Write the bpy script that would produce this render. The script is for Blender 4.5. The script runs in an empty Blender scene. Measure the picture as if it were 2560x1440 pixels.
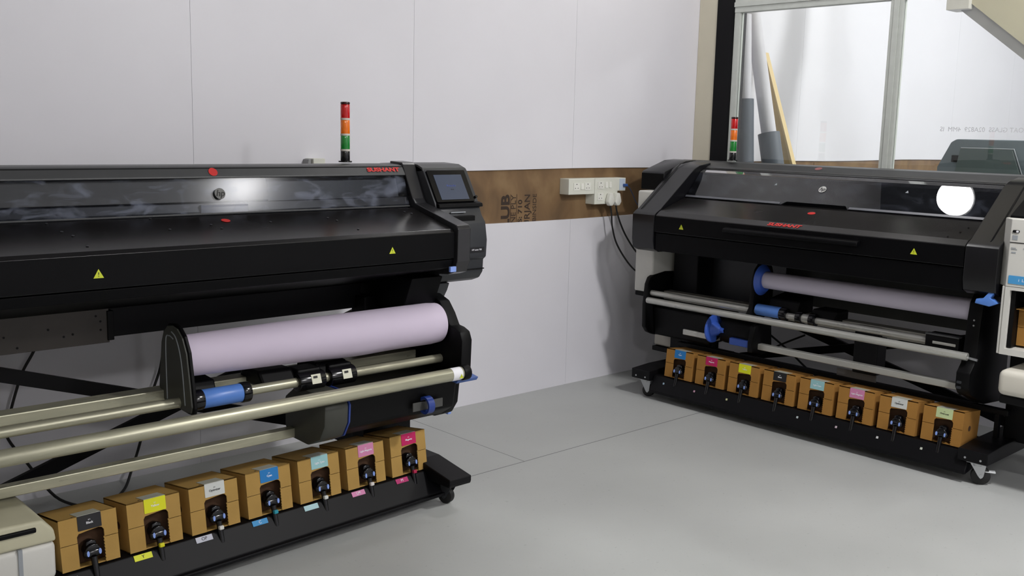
import bpy, bmesh, math, random
from mathutils import Vector, Matrix
random.seed(7)
S = bpy.context.scene
COL = S.collection
PI = math.pi

# ------------------------------------------------------------------ camera
cam_d = bpy.data.cameras.new('camera')
cam = bpy.data.objects.new('camera', cam_d)
COL.objects.link(cam)
cam_d.sensor_width = 36.0
cam_d.lens = 36.0 * 2520.0 / 2560.0
cam_d.clip_start = 0.05
R = ((0.73567496, -0.08716149, 0.67170323), (-0.67692566, -0.12907275, 0.72464604), (0.02353735, -0.98779709, -0.15395744))
M = Matrix.Identity(4)
for i in range(3):
    M[i][0] = R[i][0]; M[i][1] = -R[i][1]; M[i][2] = -R[i][2]
M[2][3] = 1.55
cam.matrix_world = M
S.camera = cam

# ------------------------------------------------------------------ world, exposure
S.view_settings.view_transform = 'Standard'
S.view_settings.look = 'None'
S.view_settings.gamma = 1.0
S.view_settings.use_curve_mapping = False
S.view_settings.exposure = 0.74
w = bpy.data.worlds.new('world'); S.world = w; w.use_nodes = True
w.node_tree.nodes['Background'].inputs[0].default_value = (0.62, 0.68, 0.8, 1)
w.node_tree.nodes['Background'].inputs[1].default_value = 0.3

# ------------------------------------------------------------------ materials
def lin(c):
    c /= 255.0
    return c / 12.92 if c <= 0.04045 else ((c + 0.055) / 1.055) ** 2.4
def rgb(r, g, b): return (lin(r), lin(g), lin(b), 1.0)
MATS = {}
def mat(name, col, rough=0.5, metal=0.0, var=0.06, scale=8.0, bump=0.0, bscale=200.0, spec=0.5, rvar=0.0, emit=None, stretch=None, coat=0.0):
    if name in MATS: return MATS[name]
    m = bpy.data.materials.new(name); m.use_nodes = True
    nt = m.node_tree; b = nt.nodes['Principled BSDF']
    b.inputs['Roughness'].default_value = rough
    b.inputs['Metallic'].default_value = metal
    b.inputs['Specular IOR Level'].default_value = spec
    b.inputs['Coat Weight'].default_value = coat
    tc = nt.nodes.new('ShaderNodeTexCoord'); src = tc.outputs['Object']
    if stretch:
        mp = nt.nodes.new('ShaderNodeMapping'); mp.inputs['Scale'].default_value = stretch
        nt.links.new(src, mp.inputs['Vector']); src = mp.outputs['Vector']
    n = nt.nodes.new('ShaderNodeTexNoise'); n.inputs['Scale'].default_value = scale; n.inputs['Detail'].default_value = 5
    nt.links.new(src, n.inputs['Vector'])
    r = nt.nodes.new('ShaderNodeValToRGB')
    c1 = tuple(max(0, c * (1 - var)) for c in col[:3]) + (1,); c2 = tuple(min(1, c * (1 + var)) for c in col[:3]) + (1,)
    r.color_ramp.elements[0].position = 0.3; r.color_ramp.elements[0].color = c1
    r.color_ramp.elements[1].position = 0.7; r.color_ramp.elements[1].color = c2
    nt.links.new(n.outputs['Fac'], r.inputs['Fac']); nt.links.new(r.outputs['Color'], b.inputs['Base Color'])
    if rvar:
        mr = nt.nodes.new('ShaderNodeMapRange'); mr.inputs['From Min'].default_value = 0.3; mr.inputs['From Max'].default_value = 0.7
        mr.inputs['To Min'].default_value = max(0.02, rough - rvar); mr.inputs['To Max'].default_value = rough + rvar
        nt.links.new(n.outputs['Fac'], mr.inputs['Value']); nt.links.new(mr.outputs['Result'], b.inputs['Roughness'])
    if bump:
        n2 = nt.nodes.new('ShaderNodeTexNoise'); n2.inputs['Scale'].default_value = bscale; n2.inputs['Detail'].default_value = 3
        nt.links.new(src, n2.inputs['Vector'])
        bp = nt.nodes.new('ShaderNodeBump'); bp.inputs['Strength'].default_value = bump; bp.inputs['Distance'].default_value = 0.002
        nt.links.new(n2.outputs['Fac'], bp.inputs['Height']); nt.links.new(bp.outputs['Normal'], b.inputs['Normal'])
    if emit:
        b.inputs['Emission Color'].default_value = emit[0]; b.inputs['Emission Strength'].default_value = emit[1]
    MATS[name] = m
    return m

def glass_mat(name, tint, base_dust, rough, dust=0.0, ior=1.5, dustcol=(0.5, 0.55, 0.7, 1), refl=1.0):
    """thin pane: tinted see-through, fresnel reflection and a film of smudgy dust"""
    m = bpy.data.materials.new(name); m.use_nodes = True
    nt = m.node_tree
    for n in list(nt.nodes): nt.nodes.remove(n)
    N = nt.nodes.new; L = nt.links.new
    out = N('ShaderNodeOutputMaterial')
    tr = N('ShaderNodeBsdfTransparent'); tr.inputs['Color'].default_value = tint
    gl = N('ShaderNodeBsdfGlossy'); gl.inputs['Roughness'].default_value = rough; gl.inputs['Color'].default_value = (refl, refl, refl, 1)
    fr = N('ShaderNodeFresnel'); fr.inputs['IOR'].default_value = ior
    mx = N('ShaderNodeMixShader'); L(fr.outputs[0], mx.inputs[0]); L(tr.outputs[0], mx.inputs[1]); L(gl.outputs[0], mx.inputs[2])
    last = mx
    if dust:
        df = N('ShaderNodeBsdfDiffuse'); df.inputs['Color'].default_value = dustcol
        tc = N('ShaderNodeTexCoord'); mp = N('ShaderNodeMapping'); mp.inputs['Scale'].default_value = (2.4, 2.4, 6.0)
        L(tc.outputs['Object'], mp.inputs[0])
        n = N('ShaderNodeTexNoise'); n.inputs['Scale'].default_value = 3.4; n.inputs['Detail'].default_value = 9; n.inputs['Roughness'].default_value = 0.62; n.inputs['Distortion'].default_value = 0.7
        L(mp.outputs[0], n.inputs['Vector'])
        mr = N('ShaderNodeMapRange'); mr.inputs['From Min'].default_value = 0.5; mr.inputs['From Max'].default_value = 0.72
        mr.inputs['To Min'].default_value = base_dust; mr.inputs['To Max'].default_value = dust
        L(n.outputs['Fac'], mr.inputs['Value'])
        m2 = N('ShaderNodeMixShader'); L(mr.outputs[0], m2.inputs[0]); L(mx.outputs[0], m2.inputs[1]); L(df.outputs[0], m2.inputs[2])
        last = m2
    L(last.outputs[0], out.inputs[0])
    MATS[name] = m
    return m

WHITE_PANEL = mat('white_laminate_panel', rgb(226, 225, 231), 0.42, var=0.02, scale=1.6, bump=0.15, bscale=14)
CREAM = mat('cream_painted_plaster', rgb(205, 199, 180), 0.7, var=0.03, scale=4, bump=0.2, bscale=60)
BLACKPAINT = mat('black_steel_paint', (0.0025, 0.0025, 0.0035, 1), 0.5, spec=0.2)
ALU = mat('pale_aluminium_frame', rgb(196, 200, 194), 0.4, 0.15, var=0.04, scale=20)
CEIL = mat('ceiling_paint', rgb(112, 114, 120), 0.9, var=0.02)
DARK = mat('black_textured_plastic', (0.0014, 0.0014, 0.0020, 1), 0.5, var=0.1, bump=0.12, bscale=600, spec=0.12)
DARKUP = mat('charcoal_textured_plastic', (0.0045, 0.0045, 0.006, 1), 0.28, spec=0.5, var=0.12, scale=3, bump=0.03, bscale=600)
DECKM = mat('charcoal_painted_sheet', (0.0075, 0.0068, 0.007, 1), 0.25, var=0.18, scale=2.0, bump=0.02, bscale=700, rvar=0.04)
GREYP = mat('grey_plastic', rgb(44, 46, 50), 0.45, var=0.06, bump=0.1, bscale=600)
GREYT = mat('grey_top_plastic', rgb(66, 67, 68), 0.4, var=0.06, bump=0.1, bscale=600)
BLACK = mat('matt_black_plastic', (0.0014, 0.0014, 0.0018, 1), 0.5, spec=0.18)
BLACKG = mat('glossy_black', (0.003, 0.003, 0.004, 1), 0.18)
INNER = mat('inner_grey_metal', rgb(104, 102, 98), 0.5, var=0.15, scale=5)
BROWNMET = mat('brownish_back_panel', rgb(58, 53, 49), 0.5, 0.2, var=0.15, scale=6)
TUBEY = mat('aged_aluminium_tube', rgb(176, 174, 152), 0.34, 0.45, var=0.13, scale=14, stretch=(0.35, 3, 3), rvar=0.08)
TUBER = mat('aluminium_tube', rgb(188, 188, 182), 0.32, 0.5, var=0.06, scale=14, stretch=(3, .35, 3), rvar=0.06)
PAPER = mat('lilac_paper', rgb(203, 191, 210), 0.7, var=0.02, scale=3)
PAPERR = mat('white_grey_paper', rgb(196, 190, 206), 0.7, var=0.02, scale=3)
WHITEP = mat('white_plastic', rgb(205, 204, 198), 0.45, var=0.03)
CREAMP = mat('aged_cream_plastic', rgb(190, 186, 160), 0.5, var=0.08, scale=5)
BLUEP = mat('blue_plastic', rgb(88, 134, 212), 0.35, var=0.06)
BLUEL = mat('pale_blue_plastic', rgb(136, 164, 232), 0.35, var=0.04)
CARD = mat('brown_cardboard', rgb(172, 138, 78), 0.85, var=0.04, scale=18, bump=0.12, bscale=160, spec=0.15)
CARDR = mat('orange_brown_cardboard', rgb(162, 118, 60), 0.85, var=0.04, scale=18, bump=0.12, bscale=160, spec=0.15)
CARDIN = mat('cardboard_inside', rgb(70, 46, 26), 0.9, var=0.2, scale=20)
STEEL = mat('zinc_plated_steel', rgb(190, 192, 195), 0.3, 0.8, var=0.06)
RUBBER = mat('black_rubber', (0.006, 0.006, 0.006, 1), 0.6)
YEL = mat('warning_yellow', rgb(205, 215, 50), 0.5)
RED = mat('red_marker_ink', rgb(205, 45, 42), 0.45)
SILVER = mat('silver_badge', rgb(84, 84, 82), 0.5)
TXTBLK = mat('black_print', (0.01, 0.01, 0.01, 1), 0.6)
TXTW = mat('white_print', rgb(235, 235, 240), 0.6)
GREYTXT = mat('pale_grey_print', rgb(150, 155, 160), 0.6)
SOCK = mat('ivory_socket_plastic', rgb(222, 223, 212), 0.35, var=0.02)

def flat(name, c, rough=0.55): return mat(name, rgb(*c), rough, var=0.02)

def floor_material():
    m = bpy.data.materials.new('grey_painted_floor'); m.use_nodes = True
    nt = m.node_tree; b = nt.nodes['Principled BSDF']; N = nt.nodes.new; L = nt.links.new
    tc = N('ShaderNodeTexCoord')
    n = N('ShaderNodeTexNoise'); n.inputs['Scale'].default_value = 1.3; n.inputs['Detail'].default_value = 7
    L(tc.outputs['Object'], n.inputs['Vector'])
    r = N('ShaderNodeValToRGB')
    r.color_ramp.elements[0].position = 0.3; r.color_ramp.elements[0].color = rgb(172, 174, 172)
    r.color_ramp.elements[1].position = 0.72; r.color_ramp.elements[1].color = rgb(184, 186, 184)
    L(n.outputs['Fac'], r.inputs['Fac'])
    n3 = N('ShaderNodeTexNoise'); n3.inputs['Scale'].default_value = 55; n3.inputs['Detail'].default_value = 2
    L(tc.outputs['Object'], n3.inputs['Vector'])
    r3 = N('ShaderNodeValToRGB'); r3.color_ramp.elements[0].position = 0.27; r3.color_ramp.elements[0].color = (0.5, 0.5, 0.5, 1)
    r3.color_ramp.elements[1].position = 0.33; r3.color_ramp.elements[1].color = (1, 1, 1, 1)
    L(n3.outputs['Fac'], r3.inputs['Fac'])
    mu = N('ShaderNodeMix'); mu.data_type = 'RGBA'; mu.blend_type = 'MULTIPLY'; mu.inputs[0].default_value = 0.25
    L(r.outputs['Color'], mu.inputs[6]); L(r3.outputs['Color'], mu.inputs[7])
    # sheet joints: two long seams and staggered cross seams
    sp = N('ShaderNodeSeparateXYZ'); L(tc.outputs['Object'], sp.inputs[0])
    wob = N('ShaderNodeTexNoise'); wob.inputs['Scale'].default_value = 2.5
    L(tc.outputs['Object'], wob.inputs['Vector'])
    def M2(op, a, bb):
        k = N('ShaderNodeMath'); k.operation = op
        for i, v in enumerate((a, bb)):
            if v is None: continue
            if isinstance(v, (int, float)): k.inputs[i].default_value = v
            else: L(v, k.inputs[i])
        return k.outputs[0]
    wv = M2('MULTIPLY', M2('SUBTRACT', wob.outputs['Fac'], 0.5), 0.006)
    yy = M2('ADD', sp.outputs['Y'], wv); xx = M2('ADD', sp.outputs['X'], wv)
    l1 = M2('LESS_THAN', M2('ABSOLUTE', M2('SUBTRACT', yy, 3.325), None), 0.0028)
    l2 = M2('LESS_THAN', M2('ABSOLUTE', M2('SUBTRACT', xx, 3.19), None), 0.0022)
    l2 = M2('MULTIPLY', l2, M2('GREATER_THAN', sp.outputs['Y'], 3.325))
    ln = M2('MAXIMUM', l1, l2)
    mx = N('ShaderNodeMix'); mx.data_type = 'RGBA'; L(M2('MULTIPLY', ln, 0.75), mx.inputs[0]); L(mu.outputs[2], mx.inputs[6]); mx.inputs[7].default_value = rgb(60, 60, 60)
    L(mx.outputs[2], b.inputs['Base Color'])
    mr = N('ShaderNodeMapRange'); mr.inputs['To Min'].default_value = 0.38; mr.inputs['To Max'].default_value = 0.6
    L(n.outputs['Fac'], mr.inputs['Value']); L(mr.outputs[0], b.inputs['Roughness'])
    b.inputs['Specular IOR Level'].default_value = 0.35
    return m

def wood_material():
    m = bpy.data.materials.new('plywood_brown'); m.use_nodes = True
    nt = m.node_tree; b = nt.nodes['Principled BSDF']; N = nt.nodes.new; L = nt.links.new
    tc = N('ShaderNodeTexCoord'); mp = N('ShaderNodeMapping'); mp.inputs['Scale'].default_value = (2.2, 1, 1.3)
    L(tc.outputs['Object'], mp.inputs[0])
    n = N('ShaderNodeTexNoise'); n.inputs['Scale'].default_value = 3.0; n.inputs['Detail'].default_value = 8; n.inputs['Distortion'].default_value = 0.5
    L(mp.outputs[0], n.inputs['Vector'])
    r = N('ShaderNodeValToRGB'); e = r.color_ramp.elements
    e[0].position = 0.28; e[0].color = rgb(100, 78, 54); e[1].position = 0.75; e[1].color = rgb(142, 116, 82)
    x = e.new(0.5); x.color = rgb(122, 95, 65)
    L(n.outputs['Fac'], r.inputs['Fac']); L(r.outputs['Color'], b.inputs['Base Color'])
    b.inputs['Roughness'].default_value = 0.6
    return m
WOOD = wood_material()

# ------------------------------------------------------------------ mesh helpers
ORIG = {}
def origin_of(o):
    while o.parent is not None: o = o.parent
    return ORIG.get(o.name, Vector((0, 0, 0)))
def obj(name, bm, m, parent=None, smooth=None, kind=None):
    """link bm as ONE mesh object; vertices are given in world space and shifted to the thing's base"""
    if parent is not None:
        off = origin_of(parent)
        if off.length > 0: bmesh.ops.translate(bm, verts=bm.verts, vec=-off)
    bmesh.ops.recalc_face_normals(bm, faces=bm.faces)
    me = bpy.data.meshes.new(name); bm.to_mesh(me); bm.free()
    o = bpy.data.objects.new(name, me); COL.objects.link(o)
    if m is not None: me.materials.append(m)
    if parent is not None: o.parent = parent
    if smooth:
        for p in me.polygons: p.use_smooth = True
        try: me.set_sharp_from_angle(angle=math.radians(smooth))
        except Exception: pass
    if kind: o['kind'] = kind
    return o
def thing(name, label, cat, loc=(0, 0, 0), group=None):
    o = bpy.data.objects.new(name, None); COL.objects.link(o)
    o.location = loc; o.empty_display_size = 0.05
    ORIG[o.name] = Vector(loc)
    o['label'] = label; o['category'] = cat
    if group: o['group'] = group
    return o
def tag(o, label, cat, group=None):
    o['label'] = label; o['category'] = cat
    if group: o['group'] = group
    return o
def NB(): return bmesh.new()
def bevel(bm, r, seg=2, geom=None):
    if r > 0:
        es = geom if geom else [e for e in bm.edges if e.is_manifold and e.calc_face_angle(0) > 0.5]
        bmesh.ops.bevel(bm, geom=es, offset=r, segments=seg, affect='EDGES', profile=0.5, clamp_overlap=True)
def join(a, b):
    me = bpy.data.meshes.new('tmp'); b.to_mesh(me); b.free(); a.from_mesh(me); bpy.data.meshes.remove(me); return a
def box(x0, x1, y0, y1, z0, z1, r=0.0, seg=2, bm=None):
    t = NB(); bmesh.ops.create_cube(t, size=1)
    for v in t.verts:
        v.co = Vector((x0 + (v.co.x + .5) * (x1 - x0), y0 + (v.co.y + .5) * (y1 - y0), z0 + (v.co.z + .5) * (z1 - z0)))
    bevel(t, r, seg)
    return join(bm, t) if bm else t
def prism(pts, ax, a, b, r=0.0, seg=2, bm=None):
    """closed polygon of 2D points extruded along ax from a to b: ax 'x' -> (y,z), 'y' -> (x,z), 'z' -> (x,y)"""
    t = NB()
    def P(p, s):
        return {'x': (s, p[0], p[1]), 'y': (p[0], s, p[1]), 'z': (p[0], p[1], s)}[ax]
    va = [t.verts.new(P(p, a)) for p in pts]; vb = [t.verts.new(P(p, b)) for p in pts]
    t.faces.new(va); t.faces.new(vb[::-1])
    for i in range(len(pts)):
        j = (i + 1) % len(pts); t.faces.new((va[i], vb[i], vb[j], va[j]))
    bmesh.ops.recalc_face_normals(t, faces=t.faces)
    bevel(t, r, seg)
    return join(bm, t) if bm else t
def cyl(p0, p1, r0, r1=None, n=24, bm=None, bev=0.0):
    r1 = r0 if r1 is None else r1
    p0 = Vector(p0); p1 = Vector(p1); d = p1 - p0
    t = NB(); bmesh.ops.create_cone(t, cap_ends=True, segments=n, radius1=r0, radius2=r1, depth=d.length)
    q = d.to_track_quat('Z', 'Y').to_matrix().to_4x4()
    if bev: bevel(t, bev, 2, [e for e in t.edges if e.is_manifold and e.calc_face_angle(0) > 1.0])
    bmesh.ops.transform(t, matrix=Matrix.Translation((p0 + p1) / 2) @ q, verts=t.verts)
    return join(bm, t) if bm else t
def ring(p0, p1, ro, ri, n=28, bm=None):
    """hollow tube"""
    p0 = Vector(p0); p1 = Vector(p1); d = p1 - p0; q = d.to_track_quat('Z', 'Y').to_matrix()
    t = NB(); R4 = []
    for (r, p) in ((ro, p0), (ro, p1), (ri, p1), (ri, p0)):
        R4.append([t.verts.new(p + q @ Vector((r * math.cos(2 * PI * k / n), r * math.sin(2 * PI * k / n), 0))) for k in range(n)])
    for a in range(4):
        A, B = R4[a], R4[(a + 1) % 4]
        for k in range(n): t.faces.new((A[k], A[(k + 1) % n], B[(k + 1) % n], B[k]))
    return join(bm, t) if bm else t
def smoothpts(pts, k=6):
    pts = [Vector(p) for p in pts]; out = []
    for i in range(len(pts) - 1):
        p0 = pts[max(0, i - 1)]; p1 = pts[i]; p2 = pts[i + 1]; p3 = pts[min(len(pts) - 1, i + 2)]
        for j in range(k):
            t = j / k
            out.append(0.5 * ((2 * p1) + (-p0 + p2) * t + (2 * p0 - 5 * p1 + 4 * p2 - p3) * t * t + (-p0 + 3 * p1 - 3 * p2 + p3) * t ** 3))
    out.append(pts[-1]); return out
def tube(pts, r, n=8, k=6, bm=None):
    P = smoothpts(pts, k) if k > 1 else [Vector(p) for p in pts]
    t = NB(); rings = []; up = Vector((0.3, 0.2, 1)).normalized()
    for i, p in enumerate(P):
        d = (P[min(i + 1, len(P) - 1)] - P[max(i - 1, 0)]).normalized()
        a = d.cross(up)
        if a.length < 1e-3: a = d.cross(Vector((1, 0, 0)))
        a.normalize(); b = d.cross(a).normalized()
        rings.append([t.verts.new(p + a * r * math.cos(2 * PI * q / n) + b * r * math.sin(2 * PI * q / n)) for q in range(n)])
    for A, B in zip(rings, rings[1:]):
        for q in range(n): t.faces.new((A[q], A[(q + 1) % n], B[(q + 1) % n], B[q]))
    t.faces.new(rings[0][::-1]); t.faces.new(rings[-1])
    return join(bm, t) if bm else t
def bar(p0, p1, wdt, th, side=(0, 1, 0), bm=None, r=0.0):
    """flat bar between two points: wdt across, th along `side`"""
    p0 = Vector(p0); p1 = Vector(p1); d = (p1 - p0).normalized(); s = Vector(side).normalized(); c = d.cross(s).normalized(); s = c.cross(d).normalized()
    t = NB(); vs = []
    for p in (p0, p1):
        for a, b in ((-1, -1), (1, -1), (1, 1), (-1, 1)):
            vs.append(t.verts.new(p + c * a * wdt / 2 + s * b * th / 2))
    for f in ((0, 1, 2, 3), (7, 6, 5, 4), (0, 4, 5, 1), (1, 5, 6, 2), (2, 6, 7, 3), (3, 7, 4, 0)): t.faces.new([vs[i] for i in f])
    bmesh.ops.recalc_face_normals(t, faces=t.faces)
    bevel(t, r)
    return join(bm, t) if bm else t
def lettering(name, body, size, m, parent, org, xd, yd, depth=0.0008, align='CENTER', bold=0.0, shear=0.0, sx=1.0, mirror=False):
    """real letters lying on a surface: org = centre, xd = reading direction, yd = letter-up direction"""
    cu = bpy.data.curves.new('tmp_text', 'FONT'); cu.body = body; cu.size = size
    cu.align_x = align; cu.align_y = 'CENTER'; cu.extrude = depth; cu.offset = bold; cu.shear = shear; cu.resolution_u = 4
    o = bpy.data.objects.new('tmp_text', cu); COL.objects.link(o)
    dg = bpy.context.evaluated_depsgraph_get(); dg.update()
    me = bpy.data.meshes.new_from_object(o.evaluated_get(dg))
    bpy.data.objects.remove(o); bpy.data.curves.remove(cu)
    bm = NB(); bm.from_mesh(me); bpy.data.meshes.remove(me)
    X = Vector(xd).normalized(); Y = Vector(yd).normalized(); Z = X.cross(Y)
    for v in bm.verts:
        c = v.co.copy(); c.x *= sx * (-1 if mirror else 1)
        v.co = Vector(org) + X * c.x + Y * c.y + Z * c.z
    return obj(name, bm, m, parent)
def plate(org, xd, yd, wd, ht, th=0.001, r=0.0, bm=None):
    """thin rectangle on a surface, centred at org"""
    X = Vector(xd).normalized(); Y = Vector(yd).normalized(); Z = X.cross(Y); org = Vector(org)
    t = NB(); pts = []
    n = 4
    if r > 0:
        for cx, cy, a0 in ((1, 1, 0), (-1, 1, 90), (-1, -1, 180), (1, -1, 270)):
            for k in range(n + 1):
                a = math.radians(a0 + 90 * k / n); pts.append((cx * (wd / 2 - r) + r * math.cos(a), cy * (ht / 2 - r) + r * math.sin(a)))
    else: pts = [(wd / 2, ht / 2), (-wd / 2, ht / 2), (-wd / 2, -ht / 2), (wd / 2, -ht / 2)]
    A = [t.verts.new(org + X * p[0] + Y * p[1] - Z * th / 2) for p in pts]; B = [t.verts.new(org + X * p[0] + Y * p[1] + Z * th / 2) for p in pts]
    t.faces.new(A[::-1]); t.faces.new(B)
    for i in range(len(pts)):
        j = (i + 1) % len(pts); t.faces.new((A[i], A[j], B[j], B[i]))
    return join(bm, t) if bm else t
def disc(org, nrm, r, th=0.001, n=28, sx=1.0, xd=None, bm=None):
    N_ = Vector(nrm).normalized(); X = Vector(xd).normalized() if xd else N_.orthogonal().normalized(); Y = N_.cross(X)
    t = NB(); org = Vector(org)
    A = [t.verts.new(org + X * r * sx * math.cos(2 * PI * k / n) + Y * r * math.sin(2 * PI * k / n) - N_ * th / 2) for k in range(n)]
    B = [t.verts.new(v.co + N_ * th) for v in A]
    t.faces.new(A[::-1]); t.faces.new(B)
    for i in range(n):
        j = (i + 1) % n; t.faces.new((A[i], A[j], B[j], B[i]))
    return join(bm, t) if bm else t
def warning_sticker(parent, org, xd, yd, s=0.03):
    X = Vector(xd).normalized(); Y = Vector(yd).normalized(); Z = X.cross(Y); org = Vector(org)
    t = NB()
    pts = [(0, s * .55), (-s * .55, -s * .42), (s * .55, -s * .42)]
    A = [t.verts.new(org + X * p[0] + Y * p[1]) for p in pts]; B = [t.verts.new(v.co + Z * 0.0012) for v in A]
    t.faces.new(A[::-1]); t.faces.new(B)
    for i in range(3): j = (i + 1) % 3; t.faces.new((A[i], A[j], B[j], B[i]))
    o = obj('warning_sticker', t, YEL, parent)
    lettering('exclamation_mark', '!', s * .7, TXTBLK, o, org + Z * 0.0014 - Y * s * .06, xd, yd, 0.0003)
    return o

# ------------------------------------------------------------------ lamps (sources of the room's light, some of them added fill)
def high_bay(name, label, x, y, z, r, power, col=(1, 0.985, 0.98, 1), group=None):
    t = thing(name, label, 'ceiling lamp', (x, y, z), group)
    obj('lamp_shade', cyl((x, y, z + 0.005), (x, y, z + 0.14), r * 1.08, r * 0.45, 32), GREYT, t, 40)
    em = mat('lamp_glow_%d_%d' % (power, int(x * 10)), (1, 1, 1, 1), 0.5, emit=(col, power))
    dm = NB(); bmesh.ops.create_uvsphere(dm, u_segments=32, v_segments=16, radius=r)
    bmesh.ops.delete(dm, geom=[v for v in dm.verts if v.co.z > 0.001], context='VERTS')
    for v in dm.verts: v.co = Vector((x + v.co.x, y + v.co.y, z + v.co.z * 0.9))
    obj('diffuser', dm, em, t, 60)
    obj('suspension_rod', cyl((x, y, z + 0.14), (x, y, 4.6), 0.008), STEEL, t)
    return t
high_bay('ceiling_lamp', 'round bright ceiling lamp above the right printer, mirrored in its window', 4.56, 3.34, 4.0, 0.135, 50)
high_bay('ceiling_lamp', 'added fill lamp, out of view over the front right of the print room', 3.4, -2.6, 3.6, 0.22, 75)  # added fill lamp to lift the lower walls
high_bay('ceiling_lamp', 'round ceiling lamp between the two printers, glinting in the left printer window', 3.55, 0.55, 3.15, 0.17, 150)
high_bay('ceiling_lamp', 'added fill lamp, out of view at the rear left of the print room', -0.8, -1.6, 3.5, 0.24, 46)  # unseen camera-side fill, added to brighten the walls
high_bay('ceiling_lamp', 'round ceiling lamp in the room behind the glass partition', 7.8, 0.7, 3.95, 0.2, 225)
high_bay('ceiling_lamp', 'round ceiling lamp far down the room behind the partition', 9.4, 1.6, 4.1, 0.2, 70)
high_bay('ceiling_lamp', 'added fill lamp, out of view behind the glass partition, brightening the leaning rolls', 6.6, 1.6, 3.5, 0.16, 55)  # added to light the rolls and soften the shadow behind them

# ------------------------------------------------------------------ room shell
WY = 4.25      # long wall surface
PX = 5.58      # partition surface
H = 4.6
obj('floor', box(-4, 13, -4, 4.5, -0.1, 0), floor_material(), kind='structure')
obj('ceiling', box(-4, 13, -4, 4.5, H, H + 0.1), CEIL, kind='structure')
obj('wall_back', box(-4.1, -4, -4, 4.5, 0, H), CREAM, kind='structure')
obj('wall_right', box(-4, 13, -4.1, -4, 0, H), WHITE_PANEL, kind='structure')
obj('wall_far', box(12.6, 12.7, -4, 4.5, 0, H), WHITE_PANEL, kind='structure')
wl = obj('wall_left', box(-4, 12.6, WY + 0.012, WY + 0.1, 0, H), WOOD, kind='structure')
# white boards nailed on the plywood, leaving a bare band between them
def edge_top(x): return 1.331 + 0.0035 * (x - 3.6) + 0.003 * math.sin(x * 3.1)
def edge_bot(x): return 1.030 + 0.004 * (x - 3.7) + 0.004 * math.sin(x * 2.3 + 1)
seams = [2.005 - 1.2 * 4, 2.005 - 1.2 * 3, 2.005 - 1.2 * 2, 0.805, 2.005, 3.213, 4.41, 5.62, 6.87, 8.2, 9.5, 10.8, 12.1]
for a, b in zip([-4.0] + seams, seams + [12.6]):
    n = 8; xs = [a + 0.0007 + (b - a - 0.0014) * i / n for i in range(n + 1)]
    off = 0.03 if a > 5.5 else 0.0
    obj('white_board', prism([(x, edge_top(x) + off) for x in xs] + [(xs[-1], H), (xs[0], H)], 'y', WY, WY + 0.012), WHITE_PANEL, wl)
    obj('white_board', prism([(x, edge_bot(x)) for x in xs] + [(xs[-1], 0.0), (xs[0], 0.0)], 'y', WY, WY + 0.012), WHITE_PANEL, wl)
for (bx) in (5.35, 7.15, 8.3):
    obj('plywood_joint', box(bx, bx + 0.004, WY + 0.010, WY + 0.013, 1.03, 1.36), flat('dark_joint', (50, 38, 28)), wl)
# stencilled plywood stamp, reading upwards
ink = flat('stencil_ink', (52, 38, 28), 0.7)
up, lf = (0, 0, 1), (-1, 0, 0)
TY = WY + 0.0115
lettering('stencil_lettering', 'LUB', 0.088, ink, wl, (3.887, TY, 1.188), up, lf, 0.0006, 'RIGHT', bold=0.003, sx=1.25)
lettering('stencil_lettering', 'INE PLY', 0.052, ink, wl, (3.948, TY, 1.186), up, lf, 0.0006, 'RIGHT', sx=1.0)
lettering('stencil_lettering', 'IS: 710', 0.044, ink, wl, (4.000, TY, 1.158), up, lf, 0.0006, 'RIGHT', bold=0.001, sx=1.25)
lettering('stencil_lettering', 'GURJAN', 0.062, ink, wl, (4.058, TY, 1.190), up, lf, 0.0006, 'RIGHT', bold=0.0005, sx=1.05)
lettering('stencil_lettering', 'BINSIDE', 0.042, ink, wl, (4.116, TY, 1.190), up, lf, 0.0006, 'RIGHT', sx=1.1)
for x in (3.922, 3.970): obj('stencil_rule', box(x, x + 0.003, TY - 0.0006, TY, 1.03, 1.19), ink, wl)

# partition: pillar, black post, wall above and below the window
obj('wall_partition', box(PX + 0.02, PX + 0.12, -4, 3.965, 0, 1.0), WHITE_PANEL, kind='structure')
obj('wall_partition_top', box(PX + 0.02, PX + 0.12, -4, 3.965, 2.42, H), CREAM, kind='structure')
obj('wall_pillar', box(PX, PX + 0.2, 4.10, WY, 0, H, 0.004), CREAM, kind='structure')
pst = obj('trim_post', box(PX - 0.01, PX + 0.14, 3.97, 4.10, 0, H, 0.004), BLACKPAINT, kind='structure')
GLASS = glass_mat('clear_float_glass', (0.96, 0.98, 0.97, 1), 0.0, 0.0, 0.0)
win = thing('window_1', 'aluminium framed glass partition behind the right printer', 'window', (PX, 2.0, 1.0))
win['kind'] = 'structure'
for a, b in ((3.925, 3.968), (2.829, 2.906), (0.6, 0.67), (-1.5, -1.43)):
    obj('window_frame', box(PX, PX + 0.045, a, b, 1.0, 2.42, 0.003), ALU, win)
    if a < 3: obj('window_frame', box(PX - 0.006, PX, a + 0.022, a + 0.055, 1.0, 2.40, 0.002), ALU, win)
obj('window_frame', box(PX - 0.004, PX + 0.048, -4, 3.967, 2.335, 2.425, 0.003), ALU, win)
obj('window_frame', box(PX - 0.012, PX - 0.004, -4, 3.967, 2.37, 2.40, 0.002), ALU, win)
obj('window_frame', box(PX - 0.004, PX + 0.048, -4, 3.967, 0.98, 1.06, 0.003), ALU, win)
for a, b in ((2.906, 3.925), (0.67, 2.829), (-1.43, 0.6)):
    obj('glass_pane', box(PX + 0.02, PX + 0.025, a, b, 1.06, 2.335), GLASS, win)
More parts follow.
